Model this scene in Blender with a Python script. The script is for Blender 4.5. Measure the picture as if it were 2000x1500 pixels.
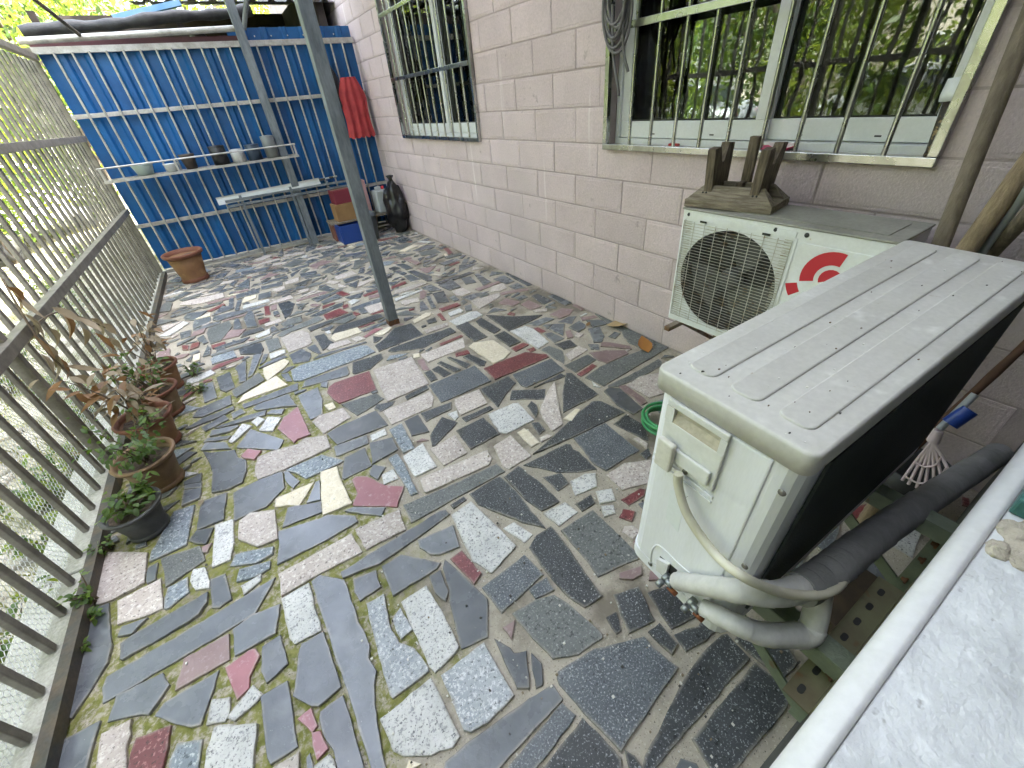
import bpy, bmesh, math, random
import numpy as np
from mathutils import Vector, Matrix, Euler, noise as mnoise
R = math.radians
random.seed(7); rng = np.random.default_rng(7)
for o in list(bpy.data.objects): bpy.data.objects.remove(o)
SC = bpy.context.scene
COL = SC.collection

# ------------------------------------------------------------------ camera
CAMH = 1.52; F = 800.27
cam = bpy.data.cameras.new('camera'); camo = bpy.data.objects.new('camera', cam); COL.objects.link(camo)
cam.sensor_fit = 'HORIZONTAL'; cam.sensor_width = 36.0; cam.lens = 36.0*F/2000
cam.clip_start = 0.02; cam.clip_end = 800
camo.location = (0, 0, CAMH); camo.rotation_euler = (R(54.607), R(4.820), R(-32.835))
SC.camera = camo
# ------------------------------------------------------------------ world, sun, exposure
SUN_EL, SUN_AZ = 56, 104
w = bpy.data.worlds.new('World'); SC.world = w; w.use_nodes = True
nt = w.node_tree; nt.nodes.clear()
sky = nt.nodes.new('ShaderNodeTexSky'); sky.sky_type = 'NISHITA'; sky.sun_disc = False
sky.sun_elevation = R(SUN_EL); sky.sun_rotation = R(SUN_AZ); sky.air_density = 1.0; sky.dust_density = 4.0; sky.ozone_density = 1.0
hs = nt.nodes.new('ShaderNodeHueSaturation'); hs.inputs['Saturation'].default_value = 0.52
bg = nt.nodes.new('ShaderNodeBackground'); bg.inputs['Strength'].default_value = 0.15
wo = nt.nodes.new('ShaderNodeOutputWorld')
nt.links.new(sky.outputs[0], hs.inputs['Color']); nt.links.new(hs.outputs[0], bg.inputs['Color']); nt.links.new(bg.outputs[0], wo.inputs[0])
sl = bpy.data.lights.new('sun', 'SUN'); sl.energy = 3.6; sl.angle = R(0.5); sl.color = (1.0, 0.96, 0.90)
so = bpy.data.objects.new('sun', sl); COL.objects.link(so)
ts = Vector((math.sin(R(SUN_AZ))*math.cos(R(SUN_EL)), math.cos(R(SUN_AZ))*math.cos(R(SUN_EL)), math.sin(R(SUN_EL))))
so.rotation_euler = (-ts).to_track_quat('-Z', 'Y').to_euler(); so.location = ts*30
vs = SC.view_settings; vs.view_transform = 'Standard'; vs.look = 'None'; vs.exposure = 4.0; vs.gamma = 1.0; vs.use_curve_mapping = False

# ------------------------------------------------------------------ pixel helpers (2000x1500 photograph)
CM = Euler((R(54.607), R(4.820), R(-32.835))).to_matrix(); CO = Vector((0, 0, CAMH))
def ray(x, y): return CM @ Vector((x-1000, 750-y, -F))
def gnd(x, y, z=0.0):
    d = ray(x, y); return CO + d*((z-CAMH)/d.z)
def onx(x, y, X):
    d = ray(x, y); return CO + d*(X/d.x)
def ony(x, y, Y):
    d = ray(x, y); return CO + d*(Y/d.y)
def proj(P):
    c = CM.transposed() @ (Vector(P)-CO)
    return (1000+F*c.x/-c.z, 750-F*c.y/-c.z) if c.z < -1e-4 else None

# ------------------------------------------------------------------ materials
MATS = {}
def mat(name, col=(.5,.5,.5), rough=.6, metal=0., col2=None, nscale=6., detail=6., mixlo=.4, mixhi=.65, bump=0., bscale=40., spec=.5,
        speck=None, coords='Object', rand=0., rough2=None, fine=0., stretch=None, trans=0., dust=None, patch=None):
    if name in MATS: return MATS[name]
    m = bpy.data.materials.new(name); m.use_nodes = True; n = m.node_tree; N = n.nodes; L = n.links
    b = N['Principled BSDF']; b.inputs['Roughness'].default_value = rough; b.inputs['Metallic'].default_value = metal
    b.inputs['Specular IOR Level'].default_value = spec
    tc = N.new('ShaderNodeTexCoord'); vec = tc.outputs[coords]
    if stretch:
        mp = N.new('ShaderNodeMapping'); mp.inputs['Scale'].default_value = stretch; L.new(vec, mp.inputs[0]); vec = mp.outputs[0]
    oi = N.new('ShaderNodeObjectInfo')
    ad = N.new('ShaderNodeVectorMath'); ad.operation = 'ADD'; ml = N.new('ShaderNodeMath'); ml.operation = 'MULTIPLY'; ml.inputs[1].default_value = 37.
    L.new(oi.outputs['Random'], ml.inputs[0]); L.new(vec, ad.inputs[0]); L.new(ml.outputs[0], ad.inputs[1]); vec = ad.outputs[0]
    def nz(s, d=6., r=.6):
        t = N.new('ShaderNodeTexNoise'); t.inputs['Scale'].default_value = s; t.inputs['Detail'].default_value = d; t.inputs['Roughness'].default_value = r
        L.new(vec, t.inputs['Vector']); return t.outputs['Fac']
    def rmp(f, lo, hi, c1=(0,0,0,1), c2=(1,1,1,1)):
        r = N.new('ShaderNodeValToRGB'); r.color_ramp.elements[0].position = lo; r.color_ramp.elements[1].position = hi
        r.color_ramp.elements[0].color = c1; r.color_ramp.elements[1].color = c2; L.new(f, r.inputs[0]); return r.outputs[0]
    def mix(f, a, c, mode='MIX'):
        x = N.new('ShaderNodeMix'); x.data_type = 'RGBA'; x.blend_type = mode
        if isinstance(f, float): x.inputs[0].default_value = f
        else: L.new(f, x.inputs[0])
        for i, v in ((6, a), (7, c)):
            if isinstance(v, tuple): x.inputs[i].default_value = (*v[:3], 1)
            else: L.new(v, x.inputs[i])
        return x.outputs[2]
    c = tuple(col)
    if col2: c = mix(rmp(nz(nscale, detail), mixlo, mixhi), c, tuple(col2))
    if speck:
        for (sc, scale, lo, hi) in speck: c = mix(rmp(nz(scale, 3., .7), lo, hi), c, sc)
    if fine:
        c = mix(1.0, c, rmp(nz(90., 8.), .25, .8, (1-fine,)*3+(1,), (1+fine*.4,)*3+(1,)), 'MULTIPLY')
    if patch:
        ge = N.new('ShaderNodeNewGeometry')
        for (sx, lo, hi, pc) in patch:
            mp2 = N.new('ShaderNodeMapping'); mp2.inputs['Scale'].default_value = sx; L.new(ge.outputs['Position'], mp2.inputs[0])
            t2 = N.new('ShaderNodeTexNoise'); t2.inputs['Scale'].default_value = 1.; t2.inputs['Detail'].default_value = 6.; L.new(mp2.outputs[0], t2.inputs['Vector'])
            c = mix(rmp(t2.outputs['Fac'], lo, hi), c, pc)
    if dust:
        at = N.new('ShaderNodeAttribute'); at.attribute_name = 'dust'
        mm = N.new('ShaderNodeMath'); mm.operation = 'MULTIPLY'; L.new(at.outputs['Fac'], mm.inputs[0]); L.new(rmp(nz(14., 6.), .38, .72), mm.inputs[1])
        m2 = N.new('ShaderNodeMath'); m2.operation = 'MULTIPLY'; L.new(mm.outputs[0], m2.inputs[0]); m2.inputs[1].default_value = .8
        c = mix(m2.outputs[0], c, tuple(dust))
    if rand:
        h = N.new('ShaderNodeMapRange'); h.inputs[3].default_value = 1-rand; h.inputs[4].default_value = 1+rand
        L.new(oi.outputs['Random'], h.inputs[0]); c = mix(1.0, c, h.outputs[0], 'MULTIPLY')
    if isinstance(c, tuple): b.inputs['Base Color'].default_value = (*c[:3], 1)
    else: L.new(c, b.inputs['Base Color'])
    if rough2 is not None:
        q = N.new('ShaderNodeMapRange'); q.inputs[1].default_value = .35; q.inputs[2].default_value = .65
        q.inputs[3].default_value = rough; q.inputs[4].default_value = rough2
        L.new(nz(7., 5.), q.inputs[0]); L.new(q.outputs[0], b.inputs['Roughness'])
    if bump:
        bp = N.new('ShaderNodeBump'); bp.inputs['Strength'].default_value = bump; bp.inputs['Distance'].default_value = .01
        L.new(nz(bscale, 5.), bp.inputs['Height']); L.new(bp.outputs[0], b.inputs['Normal'])
    if trans: b.inputs['Transmission Weight'].default_value = trans
    MATS[name] = m; return m

# ------------------------------------------------------------------ mesh builder
class MB:
    def __init__(s): s.v = []; s.f = []; s.m = []; s.sm = []; s.a = []
    def add(s, V, Fc, mi=0, smooth=False, att=None):
        o = len(s.v); s.v += [tuple(p) for p in V]; s.a += (att if att else [0.]*len(V))
        for f in Fc: s.f.append([i+o for i in f]); s.m.append(mi); s.sm.append(smooth)
        return s
    def box(s, x0, x1, y0, y1, z0, z1, mi=0, M=None, bev=0.):
        x0, x1 = sorted((x0, x1)); y0, y1 = sorted((y0, y1)); z0, z1 = sorted((z0, z1))
        if bev > 0:
            bm = bmesh.new(); bmesh.ops.create_cube(bm, size=1)
            for v in bm.verts: v.co = Vector(((x0+x1)/2+v.co.x*(x1-x0), (y0+y1)/2+v.co.y*(y1-y0), (z0+z1)/2+v.co.z*(z1-z0)))
            bmesh.ops.bevel(bm, geom=bm.edges[:], offset=min(bev, .49*min(x1-x0, y1-y0, z1-z0)), segments=2, profile=.5, affect='EDGES')
            return s.bm(bm, mi, M)
        V = [Vector(p) for p in ((x0,y0,z0),(x1,y0,z0),(x1,y1,z0),(x0,y1,z0),(x0,y0,z1),(x1,y0,z1),(x1,y1,z1),(x0,y1,z1))]
        if M: V = [M @ p for p in V]
        return s.add(V, ((3,2,1,0),(4,5,6,7),(0,1,5,4),(1,2,6,5),(2,3,7,6),(3,0,4,7)), mi)
    def bm(s, bm, mi=0, M=None, smooth=False):
        bm.verts.index_update()
        s.add([(M @ v.co if M else v.co.copy()) for v in bm.verts], [[v.index for v in f.verts] for f in bm.faces], mi, smooth); bm.free(); return s
    def beam(s, p, q, w, h=None, up=(0,0,1), mi=0):
        p, q = Vector(p), Vector(q); h = h or w; d = (q-p); L = d.length; d.normalize(); up = Vector(up)
        if abs(d.dot(up)) > .97: up = Vector((0,1,0)) if abs(d.y) < .9 else Vector((1,0,0))
        a = d.cross(up).normalized(); b = a.cross(d).normalized()
        M = Matrix((( *a, 0), (*d, 0), (*b, 0), (0,0,0,1))).transposed(); M.translation = p
        return s.box(-w/2, w/2, 0, L, -h/2, h/2, mi, M)
    def tube(s, pts, r, n=10, mi=0, cap=True):
        pts = [Vector(p) for p in pts]; rr = r if isinstance(r, (list, tuple)) else [r]*len(pts)
        V = []; Fc = []; a = None
        for i, p in enumerate(pts):
            t = (pts[min(i+1, len(pts)-1)]-pts[max(i-1, 0)]).normalized()
            if a is None: a = t.cross(Vector((0,0,1)) if abs(t.z) < .9 else Vector((1,0,0))).normalized()
            else: a = (a-t*a.dot(t)).normalized()
            b = t.cross(a)
            V += [p+(a*math.cos(k*2*math.pi/n)+b*math.sin(k*2*math.pi/n))*rr[i] for k in range(n)]
        for i in range(len(pts)-1):
            for k in range(n): Fc.append((i*n+k, i*n+(k+1)%n, (i+1)*n+(k+1)%n, (i+1)*n+k))
        s.add(V, Fc, mi, True)
        if cap:
            s.add(V[:n], [list(range(n))[::-1]], mi); s.add(V[-n:], [list(range(n))], mi)
        return s
    def lathe(s, prof, c=(0,0,0), n=28, mi=0, M=None):
        V = []; Fc = []
        for r, z in prof:
            for k in range(n):
                p = Vector((c[0]+r*math.cos(k*2*math.pi/n), c[1]+r*math.sin(k*2*math.pi/n), c[2]+z)); V.append(M @ p if M else p)
        for i in range(len(prof)-1):
            for k in range(n): Fc.append((i*n+k, i*n+(k+1)%n, (i+1)*n+(k+1)%n, (i+1)*n+k))
        return s.add(V, Fc, mi, True)
    def prism(s, poly, z0, z1, mi=0, M=None):
        n = len(poly); V = [Vector((x, y, z0)) for x, y in poly]+[Vector((x, y, z1)) for x, y in poly]
        if M: V = [M @ p for p in V]
        s.add(V, [list(range(n))[::-1], list(range(n, 2*n))]+[(i, (i+1)%n, n+(i+1)%n, n+i) for i in range(n)], mi); return s
    def build(s, name, mats, parent=None, loc=None, M=None):
        me = bpy.data.meshes.new(name); me.from_pydata(s.v, [], s.f)
        for m in (mats if isinstance(mats, (list, tuple)) else [mats]): me.materials.append(m)
        me.polygons.foreach_set('material_index', s.m); me.polygons.foreach_set('use_smooth', s.sm); me.update()
        if any(s.a): me.attributes.new('dust', 'FLOAT', 'POINT').data.foreach_set('value', s.a)
        o = bpy.data.objects.new(name, me); COL.objects.link(o)
        if parent: o.parent = parent
        if loc: o.location = loc
        if M: o.matrix_local = M
        return o
def tag(o, label=None, cat=None, group=None, kind=None):
    if label: o['label'] = label
    if cat: o['category'] = cat
    if group: o['group'] = group
    if kind: o['kind'] = kind
    return o
def empty(name, loc=(0,0,0), rot=(0,0,0), label=None, cat=None, group=None):
    o = bpy.data.objects.new(name, None); COL.objects.link(o); o.location = loc; o.rotation_euler = rot; o.empty_display_size = .1
    return tag(o, label, cat, group)
def share(src, name, parent=None, loc=(0,0,0), rot=(0,0,0), scale=(1,1,1)):
    o = src.copy(); o.name = name; COL.objects.link(o); o.parent = parent; o.location = loc; o.rotation_euler = rot; o.scale = scale
    for k in list(o.keys()): del o[k]
    return o
def copy_tree(o, parent=None):
    c = o.copy(); COL.objects.link(c); c.parent = parent
    for ch in o.children: copy_tree(ch, c)
    return c
def smooth_path(P, n=8):
    P = [Vector(p) for p in P]; out = []
    for i in range(len(P)-1):
        p0, p1, p2, p3 = P[max(i-1,0)], P[i], P[i+1], P[min(i+2,len(P)-1)]
        for k in range(n):
            t = k/n; out.append(.5*((2*p1)+(p2-p0)*t+(2*p0-5*p1+4*p2-p3)*t*t+(3*p1-p0-3*p2+p3)*t**3))
    return out+[P[-1]]
def rrect(x0, x1, y0, y1, r, n=5):
    P = []
    for cx, cy, a in ((x1-r, y1-r, 0), (x0+r, y1-r, 90), (x0+r, y0+r, 180), (x1-r, y0+r, 270)):
        P += [(cx+r*math.cos(R(a+90*k/n)), cy+r*math.sin(R(a+90*k/n))) for k in range(n+1)]
    return P

# =====================================================================================================================
# STRUCTURE: ground outside, road, pavement
# =====================================================================================================================
FX = -1.117            # fence line on the left
BY = 6.75              # blue fence at the far end
HA, HB = 1.42*CAMH, -0.018   # house wall: x = HA + HB*y
m_soil = mat('soil', (.40,.375,.32), .95, col2=(.17,.17,.095), nscale=2.6, mixlo=.40, mixhi=.62, speck=[((.10,.085,.055), 7., .60, .72), ((.52,.49,.43), 16., .62, .70)], bump=.8, bscale=25, fine=.5, coords='Object')
g = MB(); nx, ny = 60, 60
gx = [-90+i*160/nx for i in range(nx+1)]; gy = [-60+i*220/ny for i in range(ny+1)]
g.add([(x, y, -.22) for y in gy for x in gx], [(j*(nx+1)+i, j*(nx+1)+i+1, (j+1)*(nx+1)+i+1, (j+1)*(nx+1)+i) for j in range(ny) for i in range(nx)])
ground = tag(g.build('ground', m_soil), kind='structure')
m_road = mat('road_concrete', (.34,.33,.31), .9, col2=(.26,.25,.24), nscale=.8, bump=.3, bscale=60, fine=.3)
road = MB().box(-14.5, -7.2, -55, 150, -.30, -.212).build('road', m_road); tag(road, kind='structure')
m_kerb = mat('kerb_concrete', (.42,.41,.38), .9, col2=(.30,.30,.26), nscale=5, bump=.6, bscale=45, fine=.35)
kb = MB()
for i in range(12): kb.box(-7.2, -7.05, -8+i*3.0, -8+i*3.0+2.985, -.3, -.1)
tag(kb.build('road_kerb', m_kerb), kind='structure')

# mortar bed of the terrace: an uneven sheet
def mortar_mat():
    m = bpy.data.materials.new('mortar_bed'); m.use_nodes = True; n = m.node_tree; N = n.nodes; L = n.links; b = N['Principled BSDF']
    b.inputs['Roughness'].default_value = .95; b.inputs['Specular IOR Level'].default_value = .2
    tc = N.new('ShaderNodeTexCoord'); sp = N.new('ShaderNodeSeparateXYZ'); L.new(tc.outputs['Object'], sp.inputs[0])
    def nz(s, d=6.):
        t = N.new('ShaderNodeTexNoise'); t.inputs['Scale'].default_value = s; t.inputs['Detail'].default_value = d; t.inputs['Roughness'].default_value = .65
        L.new(tc.outputs['Object'], t.inputs['Vector']); return t.outputs['Fac']
    def mr(v, a, c, x=0., y=1.):
        q = N.new('ShaderNodeMapRange'); q.interpolation_type = 'SMOOTHSTEP'
        for i, k in zip((1,2,3,4), (a,c,x,y)): q.inputs[i].default_value = k
        L.new(v, q.inputs[0]); return q.outputs[0]
    def ma(op, a, c):
        q = N.new('ShaderNodeMath'); q.operation = op
        for i, k in ((0,a),(1,c)):
            if isinstance(k, float): q.inputs[i].default_value = k
            else: L.new(k, q.inputs[i])
        return q.outputs[0]
    def mix(f, a, c):
        x = N.new('ShaderNodeMix'); x.data_type = 'RGBA'; L.new(f, x.inputs[0])
        for i, v in ((6,a),(7,c)):
            if isinstance(v, tuple): x.inputs[i].default_value = (*v, 1)
            else: L.new(v, x.inputs[i])
        return x.outputs[2]
    zone = ma('MULTIPLY', ma('MULTIPLY', mr(sp.outputs[0], -.30, .50, 1., 0.), mr(sp.outputs[1], 3.1, 3.9, 1., 0.)), mr(sp.outputs[1], .25, .75))
    moss = mr(ma('ADD', ma('MULTIPLY', zone, .55), ma('MULTIPLY', nz(4.5), .95)), .66, .92)
    moss = ma('MULTIPLY', moss, mr(nz(45., 5.), .34, .56))
    sand = mix(mr(nz(4.), .35, .68), (.44,.395,.325), (.32,.288,.238))
    sand = mix(mr(nz(120., 3.), .55, .68), sand, (.50,.45,.37))
    sand = mix(mr(nz(160., 2.), .62, .7), sand, (.10,.09,.075))
    dirt = mix(mr(nz(1.6), .5, .62), sand, (.20,.175,.14))
    mc = mix(mr(nz(22.), .35, .65), (.135,.145,.036), (.24,.235,.082))
    L.new(mix(moss, dirt, mc), b.inputs['Base Color'])
    bp = N.new('ShaderNodeBump'); bp.inputs['Strength'].default_value = .7; bp.inputs['Distance'].default_value = .006
    L.new(nz(70., 8.), bp.inputs['Height']); L.new(bp.outputs[0], b.inputs['Normal'])
    return m
px0, px1, py0, py1 = FX+.02, HA+.03, -.06, BY+.5
pv = MB(); nx, ny = 130, 280
vv = []
for j in range(ny+1):
    for i in range(nx+1):
        x = px0+(px1-px0)*i/nx; y = py0+(py1-py0)*j/ny
        vv.append((x, y, -.0052-.0035*min(1,max(0,(.6-x)/1.2))+.0045*mnoise.noise(Vector((x*9, y*9, 0)))+.002*mnoise.noise(Vector((x*31, y*31, 3)))))
pv.add(vv, [(j*(nx+1)+i, j*(nx+1)+i+1, (j+1)*(nx+1)+i+1, (j+1)*(nx+1)+i) for j in range(ny) for i in range(nx)], 0, True)
pv.box(px0, px1, py0, py1, -.5, -.03)
pavement = tag(pv.build('pavement', mortar_mat()), kind='structure')

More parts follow.
